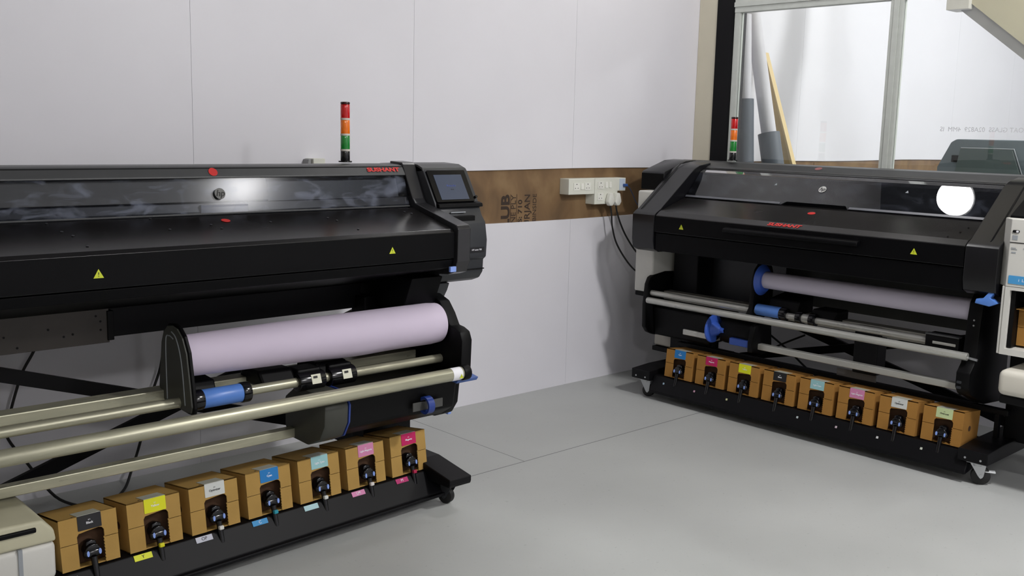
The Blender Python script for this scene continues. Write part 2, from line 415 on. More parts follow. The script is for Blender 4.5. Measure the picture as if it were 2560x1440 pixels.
lettering('glass_print', 'CLEAR FLOAT GLASS  02A829  4MM  IS', 0.035, flat('etched_print', (205, 206, 210)), win, (PX + 0.0185, 2.27, 1.615), (0, -1, 0), (0, 0, 1), 0.0002, mirror=True)

# ------------------------------------------------------------------ things beyond the partition
def leaning_roll(label, x, top, low, r, r2, zs, group):
    """top / low are (y, z) points on the axis; the roll is carried down to the floor"""
    ty, tz = top; ly, lz = low; k = (ty - ly) / (tz - lz); by = ty - k * tz
    t = thing('paper_roll', label, 'paper roll', (x, by, 0.0), group)
    obj('paper', ring((x, by, 0.02), (x + 0.02, ty, tz), r, r * 0.55, 28), mat('white_roll_paper', rgb(214, 212, 218), 0.6, var=0.02), t, 40)
    ys = by + k * zs
    obj('grey_sleeve', ring((x, by, 0.02), (x + 0.02 * zs / tz, ys, zs), r2, r2 - 0.004, 28), mat('grey_sleeve_plastic', rgb(84, 92, 102), 0.5, var=0.05), t, 40)
leaning_roll('tall white paper roll in a low grey sleeve, right one of two in the corner', 6.02, (4.150, 2.40), (3.955, 1.57), 0.051, 0.074, 1.575, 'rolls leaning behind the partition')
leaning_roll('white paper roll in a high grey sleeve, nearest the black post', 5.86, (4.10, 2.36), (4.03, 1.40), 0.045, 0.062, 1.80, 'rolls leaning behind the partition')
bt = thing('board', 'golden brown board corner leaning behind the partition beside the paper rolls', 'board', (6.25, 3.5, 0))
BRD = mat('golden_board', rgb(196, 168, 112), 0.6, var=0.05, scale=6)
obj('board_face', prism([(4.165, 2.14), (4.05, 1.38), (3.85, 0.0), (3.35, 0.0), (3.91, 1.38)], 'x', 6.25, 6.28), BRD, bt)
obj('board_edge', prism([(4.165, 2.14), (3.91, 1.38), (3.35, 0.0), (3.322, 0.0), (3.89, 1.38)], 'x', 6.242, 6.288), flat('pale_board_edge', (214, 190, 138)), bt)

gp = thing('wide_format_printer', 'wide-format printer in the next room, greyed in its colour as seen through the glass', 'printer', (7.7, 2.9, 0))
GP = mat('glass_greyed_plastic', rgb(86, 97, 103), 0.5, var=0.05)  # body colour lightened: the veil of the glass is put into it
obj('body', prism([(3.44, 0.95), (3.44, 1.36), (3.35, 1.545), (3.31, 1.568), (1.6, 1.568), (1.6, 0.95)], 'x', 7.5, 8.2, 0.012), GP, gp, 40)
obj('window', prism([(3.30, 1.30), (3.27, 1.50), (2.90, 1.50), (2.82, 1.30)], 'x', 7.485, 7.505, 0.003), mat('smoked_window_plastic', rgb(72, 84, 84), 0.3), gp)
obj('window_rim', tube([(7.49, 3.265, 1.505), (7.49, 2.89, 1.505), (7.49, 2.80, 1.28)], 0.004, k=1), GREYTXT, gp)
obj('button', box(7.487, 7.50, 3.27, 3.33, 1.40, 1.45, 0.003), BLACK, gp)
for y in (1.8, 3.2):
    obj('stand_leg', box(7.75, 7.9, y, y + 0.08, 0.06, 0.96, 0.005), GREYP, gp)
    obj('foot', box(7.5, 8.2, y, y + 0.08, 0.0, 0.06, 0.008), GREYP, gp)

bt = thing('roof_beam', 'sloping cream roof beam above the next room, top right of the photo', 'beam', (7.0, 2.9, 2.3))
bmx = prism([(3.25, 2.515), (3.06, 2.405), (2.2, 1.80), (0.6, 0.68), (0.6, 0.86), (2.2, 1.93), (2.70, 2.24), (3.07, 2.47), (3.20, 2.56)][::-1], 'x', 7.0, 7.06)
bmx.free()
sl = (2.70 - 3.10) and ((2.09 - 2.40) / (2.70 - 3.10))
def bz(y, z0): return z0 + (y - 3.10) * sl
obj('beam_web', prism([(3.30, bz(3.3, 2.40)), (1.2, bz(1.2, 2.40)), (1.2, bz(1.2, 2.50)), (3.30, bz(3.3, 2.50))], 'x', 7.0, 7.12), mat('grey_beam_paint', rgb(172, 172, 178), 0.7), bt)  # web in plain grey paint
obj('beam_face', prism([(3.30, bz(3.3, 2.50)), (1.2, bz(1.2, 2.47)), (1.2, bz(1.2, 2.80)), (3.30, bz(3.3, 2.80))], 'x', 6.98, 7.14), CREAM, bt)
obj('beam_bracket', box(6.94, 7.10, 3.06, 3.215, 2.43, 2.53, 0.004), mat('white_bracket', rgb(222, 220, 218), 0.5), bt)
obj('hanger', box(7.0, 7.1, 3.1, 3.2, 2.8, H), CREAM, bt)

# ------------------------------------------------------------------ signal towers
def signal_tower(x, y, z, s, label):
    t = thing('signal_tower', label, 'signal light', (x, y, z), 'signal towers on the printers')
    r = 0.0195 * s
    c = lambda a, b, rr=r, bev=0.0015: cyl((x, y, z + a * s), (x, y, z + b * s), rr * 1.0, rr, 28, bev=bev)
    obj('foot', c(0, 0.006, r * 1.45), BLACKG, t, 40)
    obj('base', c(0.006, 0.046, r), BLACKG, t, 40)
    z0 = 0.046
    for nm, col in (('green_lens', (12, 120, 40)), ('amber_lens', (225, 110, 12)), ('red_lens', (185, 12, 16))):
        obj('collar', c(z0, z0 + 0.0085, r * 1.03, 0.0008), flat('collar_white', (205, 200, 190)), t, 40)
        lm = mat(nm + '_plastic', rgb(*col), 0.12, var=0.12, scale=60, coat=0.5, emit=(rgb(*col), 0.06))
        obj(nm, c(z0 + 0.0085, z0 + 0.064, r, 0.0008), lm, t, 40)
        z0 += 0.064
    obj('cap', c(z0, z0 + 0.011, r * 1.02, 0.004), mat('dark_red_cap', rgb(50, 14, 16), 0.2), t, 40)
    return t
signal_tower(2.368, 3.60, 1.404, 1.0, 'red amber green signal tower on top of the left printer')
signal_tower(5.10, 3.585, 1.404, 1.04, 'red amber green signal tower on the right printer, before the black post')

# ------------------------------------------------------------------ caster
def caster(parent, x, y, ztop, zin=0, dirx=0.0, diry=1.0, metal=True, rw=0.036):
    """wheel with fork and pedal, under a leg"""
    d = Vector((dirx, diry, 0)).normalized(); s = Vector((-d.y, d.x, 0))
    c = obj('caster', plate((x, y, ztop - 0.003), (1, 0, 0), (0, 1, 0), 0.07, 0.07, 0.006), STEEL if metal else BLACK, parent)
    wc = Vector((x, y, rw)) + d * 0.018
    wl_ = obj('wheel', cyl(wc - s * 0.014, wc + s * 0.014, rw, rw, 28, bev=0.004), RUBBER, c, 40)
    f = NB()
    for k in (-1, 1):
        o = s * k * 0.019
        P0 = Vector((x, y, ztop - 0.005)) + o; P1 = wc + o; q = s * 0.0015
        pts = [P0 - d * 0.032, P0 + d * 0.036, P0 + d * 0.036 + Vector((0, 0, -0.014)), P1 + d * 0.011, P1 + Vector((0, 0, -0.012)), P1 - d * 0.012]
        va = [f.verts.new(p - q) for p in pts]; vb = [f.verts.new(p + q) for p in pts]
        f.faces.new(va); f.faces.new(vb[::-1])
        for i in range(6): f.faces.new((va[i], vb[i], vb[(i + 1) % 6], va[(i + 1) % 6]))
        disc(wc + o * 1.1, s, 0.009, 0.004, 16, bm=f)
    cyl((x, y, ztop - 0.02), (x, y, ztop - 0.004), 0.026, 0.03, 20, f)
    obj('fork', f, STEEL if metal else GREYP, c)
    pd = wc + d * 0.035 + Vector((0, 0, 0.022))
    obj('brake_pedal', bar(pd - d * 0.02, pd + d * 0.026, 0.03, 0.007, (0, 0, 1), r=0.003), flat('pale_pedal', (215, 218, 220)) if metal else GREYT, c)
    return c

# ------------------------------------------------------------------ ink carton (built once at the origin, front looks to -Y)
CW, CH, CD = 0.186, 0.166, 0.176
def make_carton(cm):
    t = bpy.data.objects.new('ink_carton', None); COL.objects.link(t); ORIG[t.name] = Vector((0, 0, 0)); t.empty_display_size = 0.03
    w2 = CW / 2; th = 0.004; hx0, hx1 = -0.039, 0.048; hz = 0.114; sm = 0.083
    bm = NB()
    # front: upper panel with arch, two lower flaps slightly apart (seam)
    arch = [(-w2, CH), (-w2, sm), (hx0, sm), (hx0, hz - 0.012), (hx0 + 0.006, hz - 0.003), (hx0 + 0.016, hz - 0.002), (hx0 + 0.03, hz), (hx1 - 0.016, hz + 0.004), (hx1 - 0.006, hz + 0.001), (hx1, hz - 0.008), (hx1, sm), (w2, sm), (w2, CH)]
    prism(arch, 'y', 0, th, bm=bm)
    prism([(-w2, sm - 0.0022), (-w2, 0.0), (hx0 + 0.001, 0.0), (hx0 + 0.001, sm - 0.0022)], 'y', 0.001, th, bm=bm)
    prism([(hx1 - 0.001, sm - 0.0022), (hx1 - 0.001, 0.0), (w2, 0.0), (w2, sm - 0.0022)], 'y', 0.001, th, bm=bm)
    box(-w2, w2, 0, CD, CH - th, CH, bm=bm)           # top
    box(-w2, w2, CD - th, CD, 0, CH, bm=bm)           # back
    box(-w2 , -w2 + th, 0.0045, CD, 0, CH, bm=bm)     # sides
    box(w2 - th, w2, 0.0045, CD, 0, CH, bm=bm)
    box(-w2, w2, 0.004, CD, 0, th, bm=bm)
    # perforated torn edge beside the opening
    for k in range(8): box(hx1 - 0.003, hx1 + 0.0008, -0.0005, th, 0.004 + k * 0.0105, 0.010 + k * 0.0105, bm=bm)
    shell = obj('carton_shell', bm, cm, t)
    obj('hand_hole', disc((-w2 - 0.0003, 0.075, 0.085), (-1, 0, 0), 0.013, 0.001, 20), CARDIN, shell)
    obj('hand_hole', disc((w2 + 0.0003, 0.075, 0.085), (1, 0, 0), 0.013, 0.001, 20), CARDIN, shell)
    obj('ink_bag', box(-w2 + 0.008, w2 - 0.008, 0.035, CD - 0.008, 0.006, CH - 0.010, 0.004), CARDIN, t)
    b = NB()
    cyl((0.004, -0.010, 0.046), (0.004, 0.036, 0.052), 0.026, 0.022, 20, b, bev=0.005)
    box(-0.026, 0.034, -0.014, 0.012, 0.026, 0.056, 0.012, 3, bm=b)
    cyl((0.004, -0.010, 0.03), (0.004, -0.020, -0.045), 0.0105, 0.0095, 14, b)
    prism([(-0.016, 0.05), (-0.012, 0.080), (0.004, 0.084), (0.020, 0.078), (0.022, 0.05)], 'y', 0.0, 0.03, 0.004, bm=b)
    cn = obj('ink_connector', b, BLACKG, t, 50)
    for s in (-1, 1): obj('release_button', disc((0.004 + s * 0.019, -0.0155, 0.044), (s * 0.2, -1, 0), 0.0095, 0.003, 18, 0.45, (1, 0, 0)), BLUEL, cn)
    return t
def copy_tree(o, parent=None):
    c = o.copy(); COL.objects.link(c); c.parent = parent
    for ch in o.children: copy_tree(ch, c)
    return c
def dress_carton(t, colour, txt, tc, tabcol, cname):
    """printed label folded over the top front edge, writing, and the coloured hose collar"""
    lm = flat('label_' + cname, colour)
    ORIG[t.name] = Vector((0, 0, 0))
    lab = NB()
    plate((0.004, -0.0008, CH - 0.0235), (1, 0, 0), (0, 0, 1), 0.076, 0.047, 0.0014, 0.002, bm=lab)
    lo = obj('ink_label', lab, lm, t)
    obj('label_flap', plate((0.004, 0.028, CH + 0.0008), (1, 0, 0), (0, 1, 0), 0.076, 0.056, 0.0012), flat('label_top_paper', (176, 176, 164)), lo)
    lettering('label_lettering', txt, 0.0105, tc, lo, (0.004, -0.0018, CH - 0.026), (1, 0, 0), (0, 0, 1), 0.0002, bold=0.0002)
    lettering('label_lettering', '871', 0.0055, tc, lo, (0.004, -0.0018, CH - 0.0165), (1, 0, 0), (0, 0, 1), 0.0002)
    lettering('box_print', 'n    n', 0.014, TXTBLK, t, (0.0, 0.012, CH + 0.0006), (1, 0, 0), (0, 1, 0), 0.0002, sx=3.4)
    if tabcol: obj('hose_collar', box(-0.0045, 0.0125, -0.030, -0.012, 0.001, 0.015, 0.003), flat('collar_' + cname, tabcol), t)

# colours: name, label colour, writing, text material, collar colour, tray letter, strip colour
INK = {
 'black': ((18, 18, 22), 'Black', TXTW, None, 'K', None),
 'yellow': ((222, 222, 20), 'Yellow', TXTW, (214, 210, 20), 'Y', (222, 226, 30)),
 'optimizer': ((205, 208, 205), 'Optimizer', TXTBLK, (215, 215, 210), 'OP', (190, 192, 205)),
 'cyan': ((24, 120, 190), 'Cyan', TXTW, (30, 140, 160), 'C', (40, 140, 200)),
 'light cyan': ((150, 196, 200), 'Light Cyan', TXTW, (210, 212, 208), '', (170, 206, 212)),
 'light magenta': ((206, 130, 170), 'Light Magenta', TXTW, (215, 210, 208), 'LM', (210, 130, 175)),
 'magenta': ((190, 10, 90), 'Magenta', TXTW, (170, 20, 70), 'M', (176, 10, 100)),
 'overcoat': ((196, 212, 160), 'Overcoat', TXTBLK, None, 'OC', None)}
protoL = make_carton(CARD); used = [False]
GL_ = 'ink cartons in the left printer tray'; GR_ = 'ink cartons in the right printer tray'
LYAW = math.radians(3.0)
orderL = ['black', 'yellow', 'optimizer', 'cyan', 'light cyan', 'light magenta', 'magenta']
posL = []
for i, k in enumerate(orderL):
    t = protoL if i == 0 else copy_tree(protoL)
    f = i / 6.0; x = 1.103 + (2.424 - 1.103) * f; y = 3.158 + (3.228 - 3.158) * f
    posL.append((t, x, y, k))
for i, (t, x, y, k) in enumerate(posL):
    c = INK[k]; dress_carton(t, c[0], c[1], c[2], c[3], k.replace(' ', '_'))
    t['group'] = GL_; t['category'] = 'ink carton'
    t['label'] = {'black': 'cardboard ink carton with a black label, nearest the white container at left',
                  'yellow': 'cardboard ink carton with a bright yellow label in the left printer tray',
                  'optimizer': 'cardboard ink carton with a white label in the left printer tray',
                  'cyan': 'cardboard ink carton with a blue label in the left printer tray',
                  'light cyan': 'cardboard ink carton with a pale blue-green label in the left printer tray',
                  'light magenta': 'cardboard ink carton with a pale pink label in the left printer tray',
                  'magenta': 'cardboard ink carton with a crimson magenta label, right end of left printer tray'}[k]
    t.location = (x, y - 0.022, 0.143); t.rotation_euler = (math.radians(-8), 0, LYAW)
protoR = make_carton(CARDR)
orderR = ['cyan', 'magenta', 'yellow', 'black', 'light cyan', 'light magenta', 'optimizer', 'overcoat']
posR = []
for i, k in enumerate(orderR):
    posR.append((protoR if i == 0 else copy_tree(protoR), 3.532 - 0.2218 * i, k))
extra = copy_tree(protoR)
for (t, y, k) in posR:
    c = INK[k]; dress_carton(t, c[0], c[1], c[2], None, k.replace(' ', '_'))
    t['group'] = GR_; t['category'] = 'ink carton'
    t['label'] = {'cyan': 'orange-brown ink carton with a blue label, left end of right printer tray',
                  'magenta': 'orange-brown ink carton with a crimson label in the right printer tray',
                  'yellow': 'orange-brown ink carton with a yellow label in the right printer tray',
                  'black': 'orange-brown ink carton with a black label in the right printer tray',
                  'light cyan': 'orange-brown ink carton with a pale blue-green label in the right printer tray',
                  'light magenta': 'orange-brown ink carton with a pink label in the right printer tray',
                  'optimizer': 'orange-brown ink carton with a white label in the right printer tray',
                  'overcoat': 'orange-brown ink carton with a pale green label, right end of right printer tray'}[k]
    t.location = (4.600, y, 0.148); t.rotation_euler = (math.radians(-6), 0, -PI / 2); t.scale = (1.03, 1, 1)
extra['category'] = 'ink carton'; extra['label'] = 'brown ink carton inside the white cabinet at the right edge'
extra.location = (4.62, 1.60, 0.665); extra.rotation_euler = (0, 0, -PI / 2)
obj('open_flap', prism([(-CW / 2, 0.0), (-CW / 2 + 0.02, 0.05), (CW / 2, 0.05), (CW / 2, 0.0)], 'y', -0.03, -0.026).copy() if False else box(-CW / 2, CW / 2, -0.035, 0.0, CH - 0.002, CH + 0.001), CARDR, extra)

# ------------------------------------------------------------------ LEFT PRINTER
LP = thing('wide_format_printer', 'large black wide-format printer along the left wall with touch screen', 'printer', (1.3, 3.5, 0))
def lp(name, bm, m, parent=None, smooth=None): return obj(name, bm, m, parent or LP, smooth)
XA, XB = 0.12, 2.545
FRONT, UPD, RIGHTX = (0, -1, 0), (0, 0, 1), (1, 0, 0)
lp('top_cover', prism([(3.443, 1.395), (3.46, 1.400), (3.53, 1.402), (3.75, 1.39), (3.9, 1.33), (3.9, 1.28), (3.61, 1.30), (3.60, 1.356), (3.418, 1.356), (3.418, 1.361)], 'x', XA, XB, 0.002), GREYT)
lp('cover_groove', box(XA, XB, 3.4385, 3.446, 1.3885, 1.3925), BLACK)
lp('carriage_cavity', prism([(3.60, 1.36), (3.62, 1.36), (3.62, 1.20), (3.375, 1.20), (3.375, 1.215), (3.60, 1.215)], 'x', XA, XB), BLACK)
lp('carriage_beam_or_reflection', prism([(3.436, 1.354), (3.60, 1.354), (3.60, 1.272), (3.412, 1.272)], 'x', XA, 1.905, 0.002), INNER)
lp('carriage_beam_or_reflection', prism([(3.446, 1.346), (3.60, 1.354), (3.60, 1.236), (3.412, 1.236)], 'x', 1.906, XB - 0.03, 0.002), mat('bluish_inner_metal', rgb(34, 38, 48), 0.4, var=0.3, scale=9), None)
lp('carriage_plate', box(1.622, 1.806, 3.388, 3.40, 1.234, 1.262, 0.001), flat('pale_blue_grey_metal', (120, 124, 138), 0.4))
lp('media_guide', prism([(3.395, 1.238), (3.405, 1.268), (3.5, 1.268), (3.5, 1.214), (3.395, 1.214)], 'x', XA, XB, 0.002), mat('dark_blue_inner', rgb(26, 28, 36), 0.4))
WING = glass_mat('smoky_dusty_window', (0.80, 0.81, 0.83, 1), 0.004, 0.14, 0.20, ior=1.4, refl=0.12)
lp('window', prism([(3.415, 1.356), (3.421, 1.356), (3.381, 1.233), (3.375, 1.233)], 'x', XA, 2.535), WING)
lp('window_edge', box(XA, 2.535, 3.371, 3.382, 1.229, 1.2345, 0.001), GREYT)
fc = lp('front_cover', prism([(3.36, 1.226), (3.10, 1.159), (3.088, 1.147), (3.088, 1.042), (3.115, 1.042), (3.115, 1.12), (3.36, 1.19)], 'x', XA, XB - 0.004, 0.0015), DECKM)
lp('front_face', box(XA, XB - 0.004, 3.0845, 3.0875, 1.044, 1.146), DARK)
lp('lower_cover', prism([(3.092, 1.037), (3.100, 1.004), (3.30, 0.955), (3.49, 0.905), (3.9, 0.895), (3.9, 1.28), (3.62, 1.28), (3.62, 1.20), (3.37, 1.20), (3.2, 1.14), (3.116, 1.115), (3.116, 1.037)], 'x', XA, XB, 0.002), DARK)
lp('crossbeam', box(XA, 2.40, 3.53, 3.60, 0.795, 0.90, 0.003), BLACKPAINT)
lp('perforated_panel', box(XA, 1.325, 3.505, 3.528, 0.782, 0.905, 0.001), BROWNMET)
hs = NB()
for x, z in ((0.98, 0.84), (1.02, 0.80), (1.12, 0.85), (1.17, 0.82), (1.20, 0.825), (1.28, 0.88), (1.295, 0.86), (1.295, 0.83)): disc((x, 3.504, z), (0, -1, 0), 0.004, 0.001, 12, bm=hs)
lp('screw_hole', hs, BLACK)
lp('hinge_bracket', box(1.318, 1.340, 3.498, 3.53, 0.79, 0.895, 0.002), BLACK)
# arm at the right end of the window and deck
lp('side_arm', prism([(3.53, 1.412), (3.45, 1.409), (3.44, 1.400), (3.368, 1.262), (3.350, 1.243), (3.080, 1.175), (3.068, 1.160), (3.070, 1.03), (3.088, 0.985), (3.13, 0.972), (3.3, 0.955), (3.5, 1.0), (3.53, 1.2)], 'x', XB + 0.001, 2.612, 0.003), mat('grey_arm_plastic', (0.022, 0.022, 0.024, 1), 0.27, var=0.1, bump=0.02, bscale=600))
lt = lp('latch', box(2.510, 2.540, 3.068, 3.080, 0.990, 1.012, 0.002), BLUEL)
# screws on the deck
def deck_pt(x, f): return Vector((x, 3.36 - 0.26 * f, 1.226 - 0.067 * f + 0.001))
DN = Vector((0, -0.067, 0.26)).normalized()
for x, f in ((1.10, .35), (1.12, .5), (1.60, .35), (1.62, .5), (2.08, .3), (2.10, .42), (1.44, .45), (1.83, .35), (2.46, .2), (2.48, .28), (1.13, .85), (2.13, .8), (1.08, .05), (1.42, .03)):
    lp('deck_screw', disc(deck_pt(x, f) + DN * 0.001, DN, 0.0045, 0.002, 12), GREYP)
# red marks and badges
lp('red_stamp_or_reflection', disc(deck_pt(1.672, 0.22) + DN * 0.001, DN, 0.016, 0.001, 28), RED, fc)
LIPN = Vector((0, -0.034, 0.025 * 0 + 0.0)).normalized() if False else Vector((0, -0.81, 0.58)).normalized()
LIPU = Vector((0, 0.58, 0.81))
lp('red_stamp_or_reflection', disc((1.690, 3.4285, 1.378), (0, -0.81, 0.58), 0.017, 0.001, 28, 1.0), RED)
lettering('red_lettering', 'SUSHANT', 0.025, RED, LP, (2.44, 3.4285, 1.3795), RIGHTX, (0, 0.58, 0.81), 0.0006, bold=0.0012, sx=1.45)
bd = lp('round_badge', disc((1.696, 3.390, 1.302), (0, -0.95, 0.31), 0.0205, 0.002, 32), SILVER)
lettering('badge_lettering', 'hp', 0.034, TXTBLK, bd, (1.696, 3.388, 1.303), RIGHTX, (0, 0.31, 0.95), 0.0005, shear=0.3)
warning_sticker(LP, (1.14, 3.0842, 1.089), RIGHTX, UPD, 0.029)
warning_sticker(LP, (2.238, 3.0842, 1.092), RIGHTX, UPD, 0.026)
# housing and touch screen at the right end
HX0, HX1 = 2.613, 2.855
hp_ = lp('end_housing', prism([(3.85, 1.36), (3.55, 1.402), (3.43, 1.398), (3.395, 1.386), (3.385, 1.374), (3.305, 1.244), (3.296, 1.222), (3.281, 1.190), (3.256, 1.161), (3.243, 1.085), (3.247, 1.012), (3.265, 0.998), (3.268, 0.945), (3.290, 0.916), (3.335, 0.900), (3.85, 0.900)], 'x', HX0, HX1, 0.006, 2), GREYP, None, 30)
lp('housing_seam', box(HX0, HX1 + 0.001, 3.262, 3.30, 0.957, 0.961), BLACK, hp_)
lp('housing_top', prism([(3.43, 1.401), (3.396, 1.389), (3.386, 1.374), (3.42, 1.37), (3.7, 1.385), (3.7, 1.396), (3.53, 1.405)], 'x', HX0, HX1 - 0.01, 0.002), GREYT)
pu = Vector((0, 0.080, 0.130)).normalized(); pn = RIGHTX and Vector((1, 0, 0)).cross(pu)
pc = Vector((2.725, 3.3445, 1.3085))
scr = lp('control_panel', plate(pc + pn * 0.004, RIGHTX, pu, 0.205, 0.150, 0.010, 0.004), BLACKG)
lp('screen', plate(pc + pn * 0.0095 + pu * -0.006 + Vector((0.0, 0, 0)), RIGHTX, pu, 0.150, 0.118, 0.002), mat('touch_screen', rgb(56, 62, 74), 0.2, emit=(rgb(60, 66, 82), 0.35)), scr)
lettering('screen_lettering', 'Ready', 0.013, flat('screen_dim_blue', (60, 78, 150)), scr, pc + pn * 0.011, RIGHTX, pu, 0.0003, sx=1.6)
lettering('screen_lettering', '10:47', 0.009, GREYP, scr, pc + pn * 0.011 - pu * 0.018, RIGHTX, pu, 0.0003)
lp('panel_ledge', prism([(3.308, 1.246), (3.284, 1.240), (3.280, 1.226), (3.30, 1.222)], 'x', 2.62, HX1 + 0.004, 0.002), DARK)
lp('knob', cyl((2.838, 3.315, 1.262), (2.838, 3.300, 1.268), 0.006, 0.006, 16), BLACKG)
lp('paper_slot', box(2.63, 2.80, 3.262, 3.285, 1.168, 1.190, 0.002), BLACK)
lp('slot_edge', box(2.68, 2.76, 3.278, 3.284, 1.203, 1.207), GREYTXT)
mp_ = lp('model_plate', plate((2.795, 3.2435, 1.045), RIGHTX, UPD, 0.085, 0.022, 0.002, 0.003), DARKUP)
lettering('model_lettering', 'HP Latex 700', 0.010, TXTW, mp_, (2.795, 3.242, 1.045), RIGHTX, UPD, 0.0003)
lp('lower_housing', prism([(3.31, 0.902), (3.325, 0.868), (3.350, 0.830), (3.372, 0.815), (3.85, 0.815), (3.85, 0.902)], 'x', 2.58, 2.705, 0.005), GREYP, None, 30)
lp('lower_housing', prism([(3.20, 0.955), (3.25, 0.84), (3.32, 0.815), (3.8, 0.815), (3.8, 0.955)], 'x', 2.42, 2.579, 0.006), DARK, None, 30)
# stand
lp('stand_leg', box(2.37, 2.615, 3.46, 3.56, 0.12, 0.85, 0.006), BLACKPAINT)
lp('stand_leg', box(0.20, 0.45, 3.46, 3.56, 0.12, 0.85, 0.006), BLACKPAINT)
for x0 in (2.495, 0.15):
    lp('foot_bar', prism([(3.035, 0.118), (3.035, 0.140), (3.25, 0.175), (3.95, 0.175), (3.95, 0.105), (3.04, 0.105)], 'x', x0, x0 + 0.115, 0.004), BLACKPAINT)
    caster(LP, x0 + 0.075, 3.125, 0.106, metal=False, dirx=-0.3, diry=1, rw=0.034)
    caster(LP, x0 + 0.075, 3.88, 0.106, metal=False, dirx=0.3, diry=-1, rw=0.034)
lp('diagonal_brace', bar((0.55, 3.75, 0.815), (2.25, 3.75, 0.268), 0.052, 0.02), BLACKPAINT)
lp('diagonal_brace', bar((0.60, 3.72, 0.11), (2.56, 3.72, 0.745), 0.052, 0.02), BLACKPAINT)
# spindle bars
lp('support_beam', box(XA, 2.55, 3.34, 3.41, 0.588, 0.625, 0.004), TUBEY)
lp('rear_spindle', cyl((XA, 3.22, 0.605), (2.625, 3.22, 0.605), 0.0185, n=10), TUBEY, None, 60)
ft = lp('front_tube', cyl((XA, 3.05, 0.578), (2.56, 3.05, 0.578), 0.0262, n=32, bev=0.002), TUBEY, None, 40)
lp('tube_cap', cyl((2.556, 3.05, 0.578), (2.592, 3.05, 0.578), 0.031, n=24, bev=0.004), BLACK, ft, 40)
lab = lp('tube_label', ring((2.50, 3.05, 0.578), (2.548, 3.05, 0.578), 0.0268, 0.0255), TXTW, ft, 40)
warning_sticker(ft, (2.538, 3.0232, 0.572), RIGHTX, UPD, 0.018)
lp('lower_beam', box(XA, 1.96, 3.285, 3.325, 0.372, 0.408, 0.003), TUBEY)
# blue handle and sliding sleeves on the rear spindle
hb = lp('spindle_handle', cyl((1.525, 3.22, 0.603), (1.675, 3.22, 0.603), 0.0335, n=24, bev=0.003), BLUEP, None, 40)
for a, b, r in ((1.485, 1.527, 0.036), (1.672, 1.705, 0.037)): lp('handle_collar', cyl((a, 3.22, 0.603), (b, 3.22, 0.603), r, n=24, bev=0.004), BLACKG, hb, 40)
for a, b in ((1.90, 2.012), (2.035, 2.150)):
    sv = lp('spindle_sleeve', cyl((a, 3.22, 0.605), (b, 3.22, 0.605), 0.036, n=24, bev=0.004), BLACKG, None, 40)
    lp('sleeve_block', box(a + 0.004, b - 0.006, 3.215, 3.30, 0.60, 0.652, 0.008), BLACK, sv)
    s0 = Vector(((a + b) / 2 + 0.01, 3.1855, 0.616))
    lo = lp('sleeve_label', plate(s0, RIGHTX, (0, 0.35, 0.94), 0.040, 0.036, 0.002), flat('label_cream', (226, 226, 205)), sv)
    lp('sleeve_mark', plate(s0 + Vector((0.005, -0.0012, -0.010)), RIGHTX, (0, 0.35, 0.94), 0.020, 0.010, 0.001), YEL, lo)
    lp('sleeve_mark', plate(s0 + Vector((-0.004, -0.0008, 0.008)), RIGHTX, (0, 0.35, 0.94), 0.016, 0.008, 0.001), TXTBLK, lo)
# end plates that carry the paper roll
po = [(3.26, .874), (3.30, .868), (3.335, .84), (3.355, .80), (3.385, .63), (3.36, .597), (3.34, .583), (3.16, .575), (3.125, .578), (3.115, .60), (3.13, .69), (3.15, .79), (3.18, .84), (3.22, .868)]
pl = lp('roll_plate', prism(po, 'x', 1.451, 1.463, 0.003), BLACK)
lp('plate_cover', prism([(3.25 + (a - 3.25) * 0.94, 0.72 + (b - 0.72) * 0.95) for a, b in po], 'x', 1.444, 1.4515, 0.002), mat('olive_grey_plate', rgb(60, 61, 55), 0.5, var=0.1), pl)
lp('plate_groove', tube([(1.4435, 3.31, 0.60), (1.4435, 3.31, 0.80), (1.4435, 3.285, 0.828), (1.4435, 3.25, 0.822)], 0.0022), GREYTXT, pl)
lp('plate_groove', tube([(1.4435, 3.17, 0.605), (1.4435, 3.19, 0.75), (1.4435, 3.225, 0.825), (1.4435, 3.262, 0.845)], 0.0022), GREYTXT, pl)
lp('spindle_arm', prism([(3.245, .595), (3.38, .595), (3.36, .66), (3.27, .655)], 'x', 1.464, 1.60, 0.006), BLACK)
for x in (1.76, 2.0):
    lp('roll_rest', prism([(3.20, .60), (3.40, .60), (3.38, .655), (3.25, .66)], 'x', x, x + 0.14, 0.01), BLACK)
rp = lp('drive_plate', prism([(3.44, .79), (3.41, .835), (3.36, .862), (3.29, .866), (3.23, .845), (3.19, .80), (3.16, .752), (3.13, .748), (3.095, .735), (3.08, .70), (3.085, .56), (3.13, .52), (3.155, .50), (3.165, .42), (3.20, .37), (3.26, .345), (3.40, .335), (3.46, .42)], 'x', 2.585, 2.64, 0.006), BLACK, None, 30)
for k in range(7):
    a = math.radians(70 + k * 13)
    lp('vent_slot', plate((2.583, 3.30 - 0.10 * math.sin(a - 0.9), 0.755 + 0.085 * math.cos(a - 0.9)), (0, 1, 0), (0, 0, 1), 0.022, 0.006, 0.001), GREYT, rp)
lp('drive_motor', prism([(3.10, .56), (3.32, .56), (3.34, .50), (3.32, .40), (3.2, .37), (3.12, .42)], 'x', 2.05, 2.584, 0.012), BLACK)
lp('motor_plate', box(2.35, 2.50, 3.094, 3.10, 0.44, 0.475, 0.001), mat('dull_plate', rgb(70, 70, 68), 0.4), None)
lo = [(3.36, .52), (3.36, .40), (3.32, .365), (3.20, .362), (3.11, .40), (3.075, .46), (3.07, .53), (3.11, .575), (3.28, .575)]
lq = lp('lower_roll_plate', prism(lo, 'x', 1.93, 2.035, 0.01), mat('olive_grey_plate', rgb(60, 61, 55), 0.5), None, 30)
